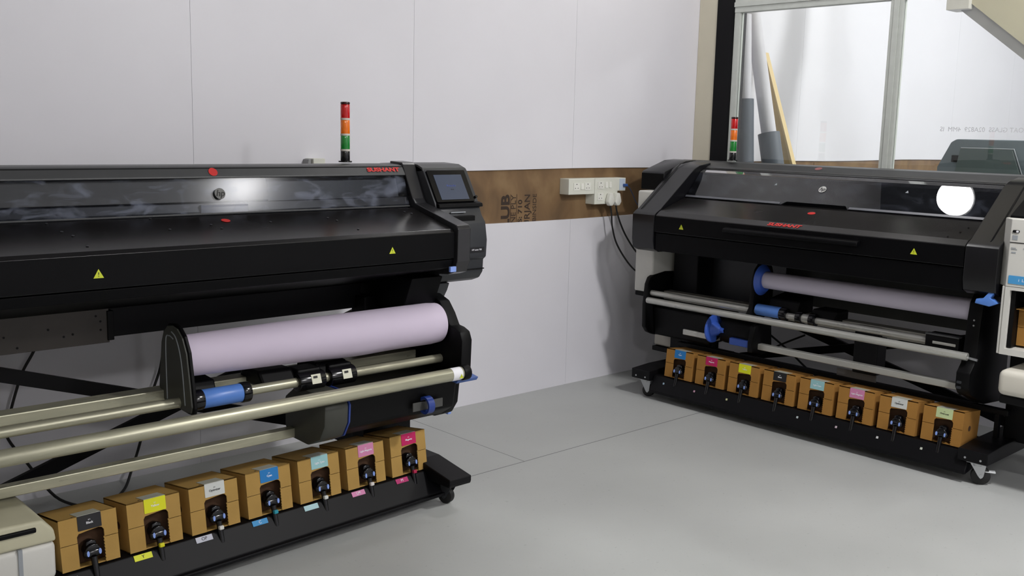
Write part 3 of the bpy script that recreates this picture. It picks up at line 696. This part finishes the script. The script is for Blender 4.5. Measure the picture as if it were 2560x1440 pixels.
lp('blue_rim', prism([(3.2 + (a - 3.2) * 0.99, 0.47 + (b - 0.47) * 1.0) for a, b in lo], 'x', 2.036, 2.044, 0.002), flat('deep_blue_rim', (40, 64, 140), 0.4), lq)
bh = lp('blue_hub', ring((2.40, 3.09, 0.46), (2.43, 3.09, 0.46), 0.036, 0.027), flat('deep_blue_plastic', (38, 62, 138), 0.35), None, 40)
lp('blue_lever', prism([(3.06, .545), (3.10, .552), (3.12, .535), (3.07, .530)], 'x', 2.55, 2.66, 0.002), flat('mid_blue_plastic', (74, 104, 170), 0.4))
lp('blue_tab', box(2.63, 2.65, 3.22, 3.26, 0.352, 0.375, 0.003), BLUEL)
# ink tray with coloured position strips
TR = Matrix.Translation((1.103, 3.158, 0)) @ Matrix.Rotation(LYAW, 4, 'Z')
def tray_pts(bm): bmesh.ops.transform(bm, matrix=TR, verts=bm.verts); return bm
ty = lp('ink_tray', tray_pts(prism([(0.015, 0.140), (-0.030, 0.138), (-0.090, 0.055), (-0.090, 0.040), (0.22, 0.085), (0.22, 0.15), (0.205, 0.15), (0.19, 0.115)], 'x', -0.20, 1.475, 0.003)), BLACKPAINT)
lp('tray_lip', tray_pts(box(-0.20, 1.475, -0.105, -0.085, 0.038, 0.052, 0.004)), BLACKPAINT, ty)
apu = Vector((0, 0.06, 0.083)).normalized()
for i, k in enumerate(orderL):
    c = INK[k]; lx = 0.2205 * i - 0.060
    ctr = TR @ Vector((lx, -0.0375, 0.1290)); xd = (TR.to_3x3() @ Vector((1, 0, 0))); yd = TR.to_3x3() @ apu; zn = xd.cross(yd)
    if c[5]:
        st = lp('colour_strip', plate(ctr + zn * 0.001, xd, yd, 0.062, 0.020, 0.0015), flat('strip_' + k.replace(' ', '_'), c[5]), ty)
        if c[4]: lettering('strip_lettering', c[4], 0.016, TXTBLK if k in ('yellow', 'optimizer') else TXTW, st, ctr + zn * 0.0022, xd, yd, 0.0003)
    else: lettering('tray_lettering', c[4], 0.018, TXTW, ty, ctr + zn * 0.001 - yd * 0.006, xd, yd, 0.0003)
# white waste container at the left end
wc = lp('waste_container', box(0.52, 0.972, 3.06, 3.34, 0.165, 0.285, 0.018, 3), WHITEP, None, 40)
lp('container_lid', prism([(0.52, 0.286), (0.974, 0.286), (0.968, 0.325), (0.935, 0.362), (0.52, 0.372)], 'y', 3.058, 3.342, 0.010, 3), CREAMP, wc, 40)
lp('lid_slot', box(0.60, 0.915, 3.050, 3.07, 0.330, 0.345, 0.004), BLACK, wc)
lp('container_groove', box(0.862, 0.874, 3.056, 3.07, 0.17, 0.285), GREYTXT, wc)
lp('container_bracket', box(0.55, 0.80, 3.15, 3.5, 0.12, 0.167), BLACKPAINT, wc)

RL = thing('paper_roll', 'roll of pale lilac paper held between black plates on the left printer', 'paper roll', (2.0, 3.24, 0.757))
def lilac():
    t = NB(); n = 40; N_ = 24; rings = []
    for i in range(N_ + 1):
        f = i / N_; x = 1.466 + (2.575 - 1.466) * f
        r = 0.072 + 0.014 * f + 0.003 * math.sin(f * PI)
        if i == N_: r -= 0.004
        zc = 0.760 - 0.006 * f
        rings.append([t.verts.new((x, 3.24 + r * math.cos(2 * PI * k / n), zc + r * math.sin(2 * PI * k / n) - (0.006 * math.exp(-((f - .62) / .12) ** 2) if math.sin(2 * PI * k / n) < -0.5 else 0))) for k in range(n)])
    for A, B in zip(rings, rings[1:]):
        for k in range(n): t.faces.new((A[k], A[(k + 1) % n], B[(k + 1) % n], B[k]))
    t.faces.new(rings[0][::-1]); t.faces.new(rings[-1]); return t
obj('wound_paper', lilac(), PAPER, RL, 40)
obj('cardboard_core', cyl((1.4655, 3.24, 0.758), (2.58, 3.24, 0.758), 0.03), CARD, RL, 40)

# ------------------------------------------------------------------ RIGHT PRINTER
RP = thing('wide_format_printer', 'large black wide-format printer in front of the glass partition, lamp mirrored in its window', 'printer', (4.95, 2.7, 0))
def rp_(name, bm, m, parent=None, smooth=None): return obj(name, bm, m, parent or RP, smooth)
YA, YB = 1.925, 3.708
YD = (0, -1, 0)     # reading direction on faces that look to -X
NX = (-1, 0, 0)
rp_('top_cover', prism([(5.015, 1.358), (5.03, 1.367), (5.10, 1.392), (5.17, 1.398), (5.35, 1.37), (5.35, 1.30), (5.2, 1.32), (5.02, 1.350)], 'y', 1.30, 4.0, 0.002), GREYT)
rp_('top_cover', prism([(4.985, 1.352), (5.012, 1.356), (5.02, 1.349), (4.985, 1.344)], 'y', 1.78, 3.87, 0.001), DARKUP)
rp_('glossy_strip', prism([(4.955, 1.3335), (4.99, 1.350), (5.0, 1.345), (4.955, 1.329)], 'y', YA, YB), mat('reflection_boost_strip', (0.55, 0.55, 0.57, 1), 0.06, 0.85, spec=1.0, coat=1.0))  # curved glass window top; pale metal finish brightens the wall reflection
rp_('carriage_cavity', prism([(5.12, 1.335), (5.14, 1.335), (5.14, 1.10), (4.83, 1.10), (4.83, 1.115), (5.12, 1.115)], 'y', YA, YB), BLACK)
rp_('carriage_beam_or_reflection', box(5.04, 5.115, YA, YB, 1.16, 1.30, 0.004), mat('dark_inner_metal', rgb(40, 41, 44), 0.4, var=0.15, scale=7))
rp_('carriage_beam_or_reflection', prism([(4.845, 1.186), (4.975, 1.325), (5.0, 1.325), (4.87, 1.15)], 'y', 3.235, 3.685, 0.003), mat('slate_wall_reflection', rgb(140, 146, 162), 0.4, var=0.08, scale=7))  # added panel; its slate colour stands in for the wall reflected in the window
WINR = glass_mat('smoked_clear_window', (0.60, 0.61, 0.64, 1), 0.004, 0.0, 0.04)
nt_ = [(YA, 0), (YA, 1), (YB, 1), (YB, 0), (3.06, 0), (3.03, 0.12), (2.68, 0.12), (2.66, 0)]
def gl(f): return (4.955 - 0.135 * (1 - f), 1.332 - 0.145 * (1 - f))
t = NB(); A = []; B = []
for y, f in nt_:
    x, z = gl(f); A.append(t.verts.new((x, y, z))); B.append(t.verts.new((x + 0.004, y, z - 0.004)))
t.faces.new(A); t.faces.new(B[::-1])
for i in range(len(A)): j = (i + 1) % len(A); t.faces.new((A[i], A[j], B[j], B[i]))
wr = rp_('window', t, WINR)
gn = Vector((-0.145, 0, 0.135)).normalized(); gu = Vector((0.135, 0, 0.145)).normalized()
def gpt(y, f, o=0.002): x, z = gl(f); return Vector((x, y, z)) + gn * o
for a, b in ((YA, 2.655), (3.065, YB)):
    rp_('window_edge', plate(gpt((a + b) / 2, 0.045), YD, gu, b - a, 0.014, 0.002), mat('translucent_edge', rgb(92, 94, 100), 0.35), wr)
bd = rp_('round_badge', disc(gpt(2.858, 0.62, 0.003), gn, 0.0215, 0.002, 32), flat('pale_badge', (190, 190, 188)), wr)
lettering('badge_lettering', 'hp', 0.034, TXTBLK, bd, gpt(2.858, 0.62, 0.005), YD, gu, 0.0005, shear=0.3)
for y, f in ((3.152, 0.70), (2.392, 0.72)):
    o = rp_('window_sticker', plate(gpt(y, f, 0.002), YD, gu, 0.001, 0.001, 0.0005), GREYTXT, wr)
    tt = NB(); s = 0.014; P0 = gpt(y, f, 0.0035); X_ = Vector(YD)
    vs = [tt.verts.new(P0 + gu * s * .6), tt.verts.new(P0 - gu * s * .5 - X_ * s * .6), tt.verts.new(P0 - gu * s * .5 + X_ * s * .6)]
    tt.faces.new(vs); r_ = bmesh.ops.extrude_face_region(tt, geom=tt.faces[:]); bmesh.ops.translate(tt, verts=[v for v in r_['geom'] if isinstance(v, bmesh.types.BMVert)], vec=-gn * 0.001)
    rp_('triangle_mark', tt, GREYTXT, o)
fc2 = rp_('front_cover', prism([(4.835, 1.186), (4.80, 1.180), (4.585, 1.112), (4.552, 1.088), (4.552, 0.992), (4.58, 0.992), (4.60, 1.08), (4.84, 1.14)], 'y', YA, YB, 0.003), DECKM)
rp_('front_face', box(4.5475, 4.5515, YA, YB, 0.995, 1.084), DARK)
rp_('lower_cover', prism([(4.556, 0.987), (4.56, 0.885), (4.60, 0.878), (5.0, 0.86), (5.3, 0.86), (5.35, 1.30), (5.14, 1.30), (5.14, 1.10), (4.84, 1.10), (4.60, 1.06), (4.582, 0.987)], 'y', YA, YB, 0.003), DARK)
# long grip on the front cover
rp_('grip', prism([(4.552, 1.066), (4.520, 1.058), (4.514, 1.048), (4.518, 1.036), (4.530, 1.034), (4.552, 1.044)], 'y', 2.43, 3.215, 0.003), DARK, None, 40)
arm = [(5.06, 1.388), (5.02, 1.382), (4.955, 1.372), (4.905, 1.352), (4.60, 1.122), (4.565, 1.104), (4.545, 1.088), (4.545, 0.94), (4.556, 0.892), (4.60, 0.872), (4.95, 0.86), (5.06, 0.9)]
rp_('side_arm', prism(arm, 'y', 3.712, 3.874, 0.003), DARKUP, None, 20)
rp_('side_arm', prism(arm, 'y', 1.775, 1.921, 0.003), DARKUP, None, 20)
def inset_line(y): return tube([(5.03, y, 1.389), (4.962, y, 1.378), (4.905, y, 1.356), (4.62, y, 1.141), (4.585, y, 1.116)], 0.0018, 6, 3)
rp_('arm_groove', inset_line(3.845), BLACK); rp_('arm_groove', inset_line(1.83), BLACK)
rp_('rear_housing', prism([(4.82, 1.215), (4.82, 1.318), (4.832, 1.330), (5.03, 1.392), (5.12, 1.398), (5.35, 1.37), (5.35, 1.215)], 'y', 3.875, 4.05, 0.006), DARKUP, None, 30)
rp_('housing_front', box(4.816, 4.82, 3.88, 4.045, 1.218, 1.315), DARK)
rp_('red_stamp_or_reflection', disc((4.735, 2.815, 1.1605), (-0.3, 0, 0.95), 0.017, 0.001, 28, 1.25, (0, 1, 0)), RED, fc2)
rp_('red_stamp_or_reflection', disc((5.07, 2.99, 1.3825), (-0.33, 0, 0.94), 0.020, 0.001, 28), flat('faint_red_reflection', (150, 96, 96)))  # faint red disc: reflection of the red marks painted on the cover
lettering('red_lettering', 'SUSHANT', 0.030, RED, fc2, (4.566, 2.87, 1.1), YD, (0.033, 0, 0.024), 0.0008, bold=0.0012, shear=0.2, sx=1.45)
for y, x, z in ((2.0, 4.66, 1.1375), (2.03, 4.60, 1.1195), (1.99, 4.72, 1.156)): rp_('deck_screw', disc((x, y, z), (-0.3, 0, 0.95), 0.004, 0.002, 12), BLACK)
warning_sticker(RP, (4.547, 3.515, 1.035), YD, UPD, 0.028)
warning_sticker(RP, (4.547, 2.158, 1.038), YD, UPD, 0.030)
# left white cabinet
cb = rp_('side_cabinet', box(4.715, 5.35, 3.842, 3.985, 0.60, 1.214, 0.012, 3), WHITEP, None, 40)
rp_('cabinet_base', box(4.72, 5.34, 3.845, 3.98, 0.572, 0.599, 0.006), BLACK, cb)
rp_('rear_panel', box(5.20, 5.23, 3.56, 3.84, 0.62, 0.86, 0.003), mat('grey_back_sheet', rgb(100, 100, 104), 0.5))
rp_('rear_sheet', box(5.12, 5.14, 2.0, 3.52, 0.60, 0.87, 0.002), mat('dark_olive_sheet', rgb(48, 50, 48), 0.5, var=0.1))
rp_('rear_sheet', box(4.99, 5.0, 3.10, 3.60, 0.58, 0.87, 0.002), mat('dark_slate_sheet', rgb(26, 28, 34), 0.45, var=0.1))
# right side: dark housing, white cabinet with window
rp_('end_housing', prism([(4.62, 1.235), (4.80, 1.325), (5.05, 1.385), (5.35, 1.37), (5.35, 0.86), (4.62, 0.86)], 'y', 1.30, 1.772, 0.006), DARK, None, 30)
rc = rp_('side_cabinet', prism([(4.55, 1.30), (4.55, 1.735), (4.60, 1.78), (4.70, 1.78), (4.70, 1.30)], 'z', 0.93, 1.225, 0.003), WHITEP)
fr = NB()
box(4.55, 4.80, 1.30, 1.735, 0.915, 0.929, bm=fr); box(4.55, 4.80, 1.30, 1.735, 0.628, 0.655, bm=fr)
box(4.55, 4.80, 1.715, 1.735, 0.655, 0.915, bm=fr); box(4.55, 4.80, 1.30, 1.32, 0.655, 0.915, bm=fr)
rp_('cabinet_frame', fr, WHITEP, rc)
rp_('cabinet_edge', box(4.555, 4.81, 1.737, 1.750, 0.628, 0.93, 0.003), WHITEP, rc)
rp_('cabinet_inside', box(4.80, 4.82, 1.31, 1.73, 0.64, 0.92), BLACK, rc)
rp_('cabinet_inside', box(4.57, 4.80, 1.695, 1.7145, 0.66, 0.91), BLACK, rc)
bs = rp_('blue_strip', plate((4.5485, 1.595, 0.962), YD, UPD, 0.26, 0.036, 0.002, 0.003), flat('sky_blue_label', (70, 150, 205)), rc)
lettering('strip_lettering', 'i  Latex 800', 0.018, TXTW, bs, (4.547, 1.64, 0.962), YD, UPD, 0.0003)
rp_('cabinet_seam', box(4.548, 4.55, 1.30, 1.735, 1.122, 1.125), BLACK, rc)
rp_('power_switch', plate((4.548, 1.712, 1.172), YD, UPD, 0.028, 0.012, 0.004, 0.005), BLACKG, rc)
rp_('switch_highlight', plate((4.5455, 1.706, 1.172), YD, UPD, 0.010, 0.008, 0.002, 0.003), TXTW, rc)  # small white plate painted in as a glint on the switch
ic = NB()
for y, z, a, b in ((1.715, 1.145, 0.022, 0.020), (1.717, 1.100, 0.020, 0.003), (1.714, 1.094, 0.024, 0.003), (1.665, 1.100, 0.022, 0.004), (1.715, 1.080, 0.018, 0.006)): plate((4.549, y, z), YD, UPD, a, b, 0.001, bm=ic)
rp_('printed_icons', ic, GREYTXT, rc)
# waste container at the right end
wr2 = rp_('waste_container', box(4.50, 4.80, 1.28, 1.712, 0.455, 0.570, 0.028, 4), mat('white_container', rgb(212, 208, 196), 0.4, var=0.03), None, 40)
rp_('container_base', box(4.51, 4.80, 1.28, 1.70, 0.42, 0.456, 0.006), BLACK, wr2)
# stand
rp_('stand_leg', box(4.86, 5.05, 1.66, 1.80, 0.16, 0.88, 0.006), BLACKPAINT)
rp_('stand_leg', box(4.84, 5.0, 1.28, 1.66, 0.14, 0.42, 0.004), mat('dark_slate_box', rgb(26, 28, 34), 0.5))
rp_('stand_leg', box(4.86, 5.05, 3.62, 3.80, 0.16, 0.88, 0.006), BLACKPAINT)
for y0 in (3.695, 1.735):
    rp_('foot_bar', prism([(4.545, 0.112), (4.545, 0.165), (4.70, 0.175), (5.40, 0.175), (5.40, 0.108), (4.55, 0.108)], 'y', y0, y0 + 0.135, 0.004), BLACKPAINT)
    caster(RP, 4.60, y0 + 0.065, 0.108, dirx=0.25 if y0 > 3 else 0.5, diry=-1, rw=0.036 if y0 > 3 else 0.042)
    caster(RP, 5.34, y0 + 0.065, 0.108, dirx=-0.4, diry=-1)
    for q in (0.03, 0.10): rp_('leg_bolt', disc((4.5445, y0 + q, 0.127), NX, 0.005, 0.003, 12), STEEL)
rp_('diagonal_brace', bar((5.30, 3.62, 0.545), (5.30, 1.85, 0.105), 0.052, 0.02, (1, 0, 0)), BLACKPAINT)
rp_('diagonal_brace', bar((5.26, 3.55, 0.190), (5.26, 1.90, 0.600), 0.045, 0.02, (1, 0, 0)), BLACKPAINT)
# take-up plates, tubes
pr = [(4.66, .40), (4.655, .54), (4.668, .66), (4.69, .70), (4.72, .712), (4.83, .727), (4.91, .722), (4.95, .695), (5.02, .70), (5.12, .70), (5.16, .685), (5.14, .60), (5.10, .50), (5.08, .36), (4.80, .335), (4.74, .345), (4.69, .365)]
rp_('drive_plate', prism(pr, 'y', 3.835, 3.865, 0.006), BLACK, None, 30)
rp_('drive_motor', prism([(4.74, .345), (4.72, .52), (4.98, .56), (5.04, .50), (5.02, .36)], 'y', 3.42, 3.834, 0.012), BLACK)
rp_('front_tube', cyl((4.615, 3.79, 0.575), (4.615, 1.895, 0.575), 0.0185, n=24, bev=0.002), TUBER, None, 40)
rp_('rear_spindle', cyl((4.70, 3.83, 0.606), (4.70, 3.12, 0.606), 0.0175, n=10), TUBER, None, 60)
rs = rp_('rear_spindle', cyl((4.70, 3.10, 0.606), (4.70, 2.10, 0.606), 0.0175, n=10), TUBER, None, 60)
rp_('support_beam', box(4.80, 4.87, 2.08, 3.82, 0.560, 0.612, 0.004), mat('shaded_aluminium', rgb(150, 148, 140), 0.4, 0.4))  # darker copy of the aluminium, shade put into the colour
rp_('lower_beam', box(4.72, 4.76, 3.36, 3.60, 0.385, 0.418, 0.003), TUBER)
rp_('lower_beam', box(4.72, 4.76, 1.96, 3.09, 0.385, 0.418, 0.003), TUBER)
mid = [(4.74, .868), (4.70, .83), (4.685, .79), (4.675, .70), (4.665, .62), (4.64, .585), (4.66, .545), (4.78, .55), (4.86, .60), (4.865, .78), (4.84, .84), (4.80, .868)]
mpz = rp_('roll_plate', prism(mid, 'y', 3.095, 3.122, 0.005), BLACK, None, 30)
rp_('blue_disc', cyl((4.745, 3.070, 0.772), (4.745, 3.094, 0.772), 0.062, 0.086, 32), flat('strong_blue_plastic', (56, 92, 185), 0.4), mpz, 40)
h2 = rp_('spindle_handle', cyl((4.70, 3.085, 0.615), (4.70, 2.93, 0.615), 0.031, n=24, bev=0.003), BLUEP, None, 40)
rp_('handle_collar', cyl((4.70, 2.935, 0.613), (4.70, 2.895, 0.613), 0.034, n=24, bev=0.004), BLACKG, h2, 40)
for a, b in ((2.835, 2.80), (2.757, 2.722)): rp_('spindle_sleeve', cyl((4.70, a, 0.608), (4.70, b, 0.608), 0.034, n=24, bev=0.004), BLACKG, None, 40)
rp_('sleeve_core', cyl((4.70, 2.80, 0.608), (4.70, 2.757, 0.608), 0.024, n=20), TUBER)
rp_('sleeve_block', prism([(4.70, .60), (4.74, .66), (4.86, .66), (4.86, .60)], 'y', 2.63, 2.77, 0.006), BLACK)
rp_('roll_rest', prism([(4.73, .60), (4.76, .68), (4.90, .70), (4.90, .60)], 'y', 2.86, 3.05, 0.01), BLACK)
ms = rp_('media_sensor', box(4.665, 4.76, 1.96, 2.125, 0.570, 0.645, 0.010), BLACK, None, 30)
rp_('sensor_slot', box(4.661, 4.667, 1.975, 2.085, 0.600, 0.613, 0.002), TUBER, ms)
rp_('sensor_edge', box(4.662, 4.70, 1.962, 2.123, 0.640, 0.647, 0.001), GREYT, ms)
pr2 = [(4.76, .868), (4.72, .86), (4.68, .82), (4.665, .74), (4.655, .60), (4.64, .54), (4.60, .50), (4.60, .43), (4.63, .395), (4.72, .36), (4.80, .325), (4.98, .31), (5.03, .37), (5.02, .60), (4.98, .82), (4.88, .87)]
dp = rp_('drive_plate', prism(pr2, 'y', 1.87, 1.935, 0.006), BLACK, None, 30)
rp_('plate_pin', cyl((4.645, 1.862, 0.560), (4.645, 1.930, 0.566), 0.0065), STEEL, dp, 40)
for y, z, s in ((1.90, .545, .006), (1.93, .74, .004), (1.928, .715, .004)): rp_('plate_rivet', disc((4.648 if z < .6 else 4.662, 1.905 if z < .6 else 1.90, z), NX, s, 0.004, 12), STEEL, dp)
for z in (.455, .43): rp_('plate_button', plate((4.597, 1.915, z), YD, UPD, 0.022, 0.012, 0.004, 0.004), GREYP, dp)
rp_('blue_lever', prism([(1.865, .836), (1.80, .828), (1.765, .846), (1.80, .866), (1.780, .896), (1.80, .900), (1.83, .862), (1.86, .856)], 'x', 4.56, 4.60, 0.003), BLUEP, None, 30)
lpz = rp_('lower_roll_plate', prism([(4.66, .375), (4.66, .43), (4.68, .52), (4.84, .55), (4.86, .38), (4.80, .35)], 'y', 3.08, 3.11, 0.006), BLACK)
rp_('take_up_drum', cyl((4.77, 3.33, 0.455), (4.77, 3.11, 0.455), 0.075, 0.075, 28, bev=0.01), BLACK, None, 40)
rp_('blue_grip', box(4.68, 4.72, 3.12, 3.245, 0.392, 0.432, 0.006), flat('strong_blue_plastic', (56, 92, 185), 0.4))
cn = rp_('blue_cone', cyl((4.70, 3.372, 0.46), (4.70, 3.360, 0.46), 0.082, 0.078, 32, bev=0.003), flat('strong_blue_plastic', (56, 92, 185), 0.4), None, 40)
cb2 = cyl((4.70, 3.360, 0.46), (4.70, 3.315, 0.46), 0.045, 0.018, 20); cyl((4.70, 3.315, 0.46), (4.70, 3.295, 0.46), 0.016, 0.014, 16, cb2)
rp_('cone_tip', cb2, flat('strong_blue_plastic', (56, 92, 185), 0.4), cn, 40)
rp_('tip_bore', cyl((4.70, 3.296, 0.46), (4.70, 3.292, 0.46), 0.008), BLACK, cn)
cf = rp_('center_foot', box(4.76, 4.86, 2.405, 2.535, 0.36, 0.605, 0.006), BLACKPAINT)
rp_('information_plate', box(4.80, 4.804, 2.42, 2.64, 0.30, 0.357, 0.001), mat('dull_grey_plate', rgb(92, 92, 92), 0.4), None)
rp_('power_supply', box(4.88, 4.98, 3.78, 3.945, 0.245, 0.325, 0.014, 3), mat('beige_plastic', rgb(178, 174, 164), 0.5), None, 40)
rp_('power_supply_tray', prism([(4.86, .215), (4.86, .243), (5.05, .243), (5.05, .2)], 'y', 3.76, 3.94, 0.004), BLACK)
# ink tray
ty2 = rp_('ink_tray', prism([(4.63, 0.145), (4.585, 0.142), (4.545, 0.060), (4.545, 0.044), (4.82, 0.085), (4.82, 0.16), (4.805, 0.16), (4.79, 0.12)], 'y', 1.83, 3.69, 0.003), BLACKPAINT)
rp_('tray_rail', box(4.795, 4.83, 1.76, 3.69, 0.290, 0.318, 0.004), BLACKPAINT, ty2)
for y in (3.66, 1.80): rp_('rail_post', box(4.80, 4.825, y, y + 0.02, 0.15, 0.29), BLACKPAINT, ty2)
for i, k in enumerate(orderR):
    if k == 'black': continue
    c = INK[k]; y = 3.532 - 0.2218 * i + 0.070
    rp_('tray_marker', plate((4.566, y, 0.110), YD, (0.04, 0, 0.082), 0.011, 0.011, 0.001), flat('marker_' + k.replace(' ', '_'), tuple(int(150 + q * 0.25) for q in c[0])), ty2)

RR = thing('paper_roll', 'narrow white paper roll against a blue disc on the right printer', 'paper roll', (4.745, 2.5, 0.775))
obj('wound_paper', cyl((4.745, 3.069, 0.775), (4.745, 1.938, 0.775), 0.046, 0.052, 40), PAPERR, RR, 40)
obj('cardboard_core', cyl((4.745, 3.0695, 0.775), (4.745, 1.9365, 0.775), 0.022), CARDR, RR)

# ------------------------------------------------------------------ sockets, plugs, cords
def outlet(parent, x, z, y):
    p = obj('outlet', plate((x, y, z), RIGHTX, UPD, 0.052, 0.044, 0.004, 0.003), mat('outlet_white', rgb(232, 232, 224), 0.35), parent)
    h = NB()
    for dx, dz, r in ((0, 0.013, 0.0032), (-0.011, -0.010, 0.0026), (0.011, -0.010, 0.0026)): disc((x + dx, y - 0.0025, z + dz), (0, -1, 0), r, 0.001, 12, bm=h)
    obj('pin_holes', h, TXTBLK, p)
def switch(parent, x, z, y): obj('switch', prism([(y, z - 0.018), (y - 0.006, z - 0.018), (y - 0.003, z + 0.018), (y, z + 0.018)], 'x', x - 0.011, x + 0.011, 0.001), mat('outlet_white', rgb(232, 232, 224), 0.35), parent)
s1 = thing('socket_box', 'ivory double socket box, left of the two on the brown plywood band', 'socket', (4.42, 4.23, 1.23), 'socket boxes on the plywood')
SY = 4.185
obj('box', box(4.32, 4.545, SY, 4.262, 1.182, 1.277, 0.003), SOCK, s1)
outlet(s1, 4.385, 1.230, SY - 0.001); outlet(s1, 4.482, 1.230, SY - 0.001); switch(s1, 4.434, 1.23, SY)
s2 = thing('socket_box', 'stepped ivory socket box holding two plugs and a blue cable', 'socket', (4.66, 4.23, 1.2), 'socket boxes on the plywood')
obj('box', prism([(4.548, 1.277), (4.548, 1.118), (4.757, 1.118), (4.757, 1.196), (4.83, 1.196), (4.83, 1.277)], 'y', SY, 4.262, 0.003), SOCK, s2)
outlet(s2, 4.598, 1.235, SY - 0.001); outlet(s2, 4.598, 1.165, SY - 0.001)
switch(s2, 4.65, 1.235, SY); switch(s2, 4.685, 1.235, SY)
obj('network_plate', plate((4.796, SY - 0.001, 1.237), RIGHTX, UPD, 0.05, 0.07, 0.003, 0.002), flat('pale_blue_face', (196, 208, 224)), s2)
for x, lab_, pts in ((4.668, 'black power cord in the left plug, hanging to the right printer', [(4.672, 4.165, 1.105), (4.685, 4.165, 1.06), (4.705, 4.17, 0.97), (4.745, 4.16, 0.86), (4.83, 4.12, 0.73), (4.90, 4.06, 0.66), (4.97, 3.99, 0.64)]),
                     (4.730, 'black power cord in the right plug, hanging to the right printer', [(4.722, 4.165, 1.12), (4.735, 4.165, 1.07), (4.775, 4.165, 0.99), (4.83, 4.155, 0.90), (4.90, 4.12, 0.80), (4.97, 4.05, 0.735), (5.0, 3.99, 0.72)])):
    c = thing('power_cord', lab_, 'power cord', (x, 4.18, 1.14), 'cords plugged into the socket box')
    obj('plug', prism([(x - 0.03, 1.132), (x - 0.013, 1.186), (x + 0.013, 1.186), (x + 0.03, 1.132), (x + 0.012, 1.108), (x - 0.012, 1.108)], 'y', SY - 0.036, SY - 0.004, 0.006), mat('white_plug', rgb(226, 226, 218), 0.35), c, 30)
    obj('cord', tube(pts, 0.0055, 8, 6), RUBBER, c, 60)
n = thing('network_cable', 'thin blue network cable plugged into the socket box', 'cable', (4.81, 4.18, 1.24))
obj('connector', box(4.800, 4.828, SY - 0.022, SY - 0.003, 1.223, 1.240, 0.003), flat('cable_blue', (50, 84, 150), 0.4), n)
obj('cable', tube([(4.826, 4.172, 1.232), (4.85, 4.17, 1.215), (4.875, 4.16, 1.17), (4.90, 4.15, 1.12), (4.94, 4.12, 1.06), (4.98, 4.08, 1.02)], 0.003, 8, 6), flat('cable_slate_blue', (58, 72, 104), 0.4), n, 60)
s3 = thing('socket_box', 'small white wall box peeking over the left printer beside the signal tower', 'socket', (2.60, 4.22, 1.36))
obj('box', box(2.575, 2.64, 4.185, 4.262, 1.33, 1.398, 0.003), SOCK, s3)
obj('lever', prism([(2.548, 1.34), (2.558, 1.393), (2.572, 1.397), (2.570, 1.34)], 'y', 4.20, 4.262), flat('grey_lever', (150, 150, 150)), s3)
# loose cords behind the left printer
def wall_cord(lab_, pts):
    tag(obj('power_cord', tube(pts, 0.006, 8, 6), RUBBER, None, 60), lab_, 'power cord', 'cords hanging behind the left printer')
wall_cord('black cord hanging behind the left printer, left of the diagonal braces', [(1.33, 4.21, 0.80), (1.30, 4.22, 0.65), (1.24, 4.22, 0.54), (1.19, 4.22, 0.39), (1.17, 4.22, 0.30), (1.24, 4.21, 0.17), (1.32, 4.14, 0.03), (1.38, 4.02, 0.008)])
wall_cord('black cord hanging behind the left printer, close to the roll plate', [(1.85, 4.21, 0.80), (1.82, 4.22, 0.52), (1.77, 4.22, 0.37), (1.71, 4.22, 0.16), (1.66, 4.20, 0.05), (1.60, 4.12, 0.010), (1.52, 4.02, 0.008)])
wall_cord('black cord on the floor behind the right printer', [(5.2, 3.4, 0.42), (5.22, 3.2, 0.30), (5.28, 3.05, 0.17), (5.30, 2.8, 0.09), (5.32, 2.5, 0.10), (5.33, 2.2, 0.22)])
wall_cord('black looped cord below the blue grip of the right printer', [(5.1, 3.75, 0.26), (5.1, 3.60, 0.22), (5.12, 3.48, 0.18), (5.15, 3.35, 0.25), (5.15, 3.2, 0.34), (5.15, 3.05, 0.42)])
tag(obj('wire_scrap', tube([(2.66, 3.40, 0.003), (2.74, 3.43, 0.004), (2.80, 3.40, 0.003), (2.86, 3.36, 0.003)], 0.0015, 6, 5), RUBBER), 'thin dark wire scrap on the floor behind the left printer foot', 'wire')
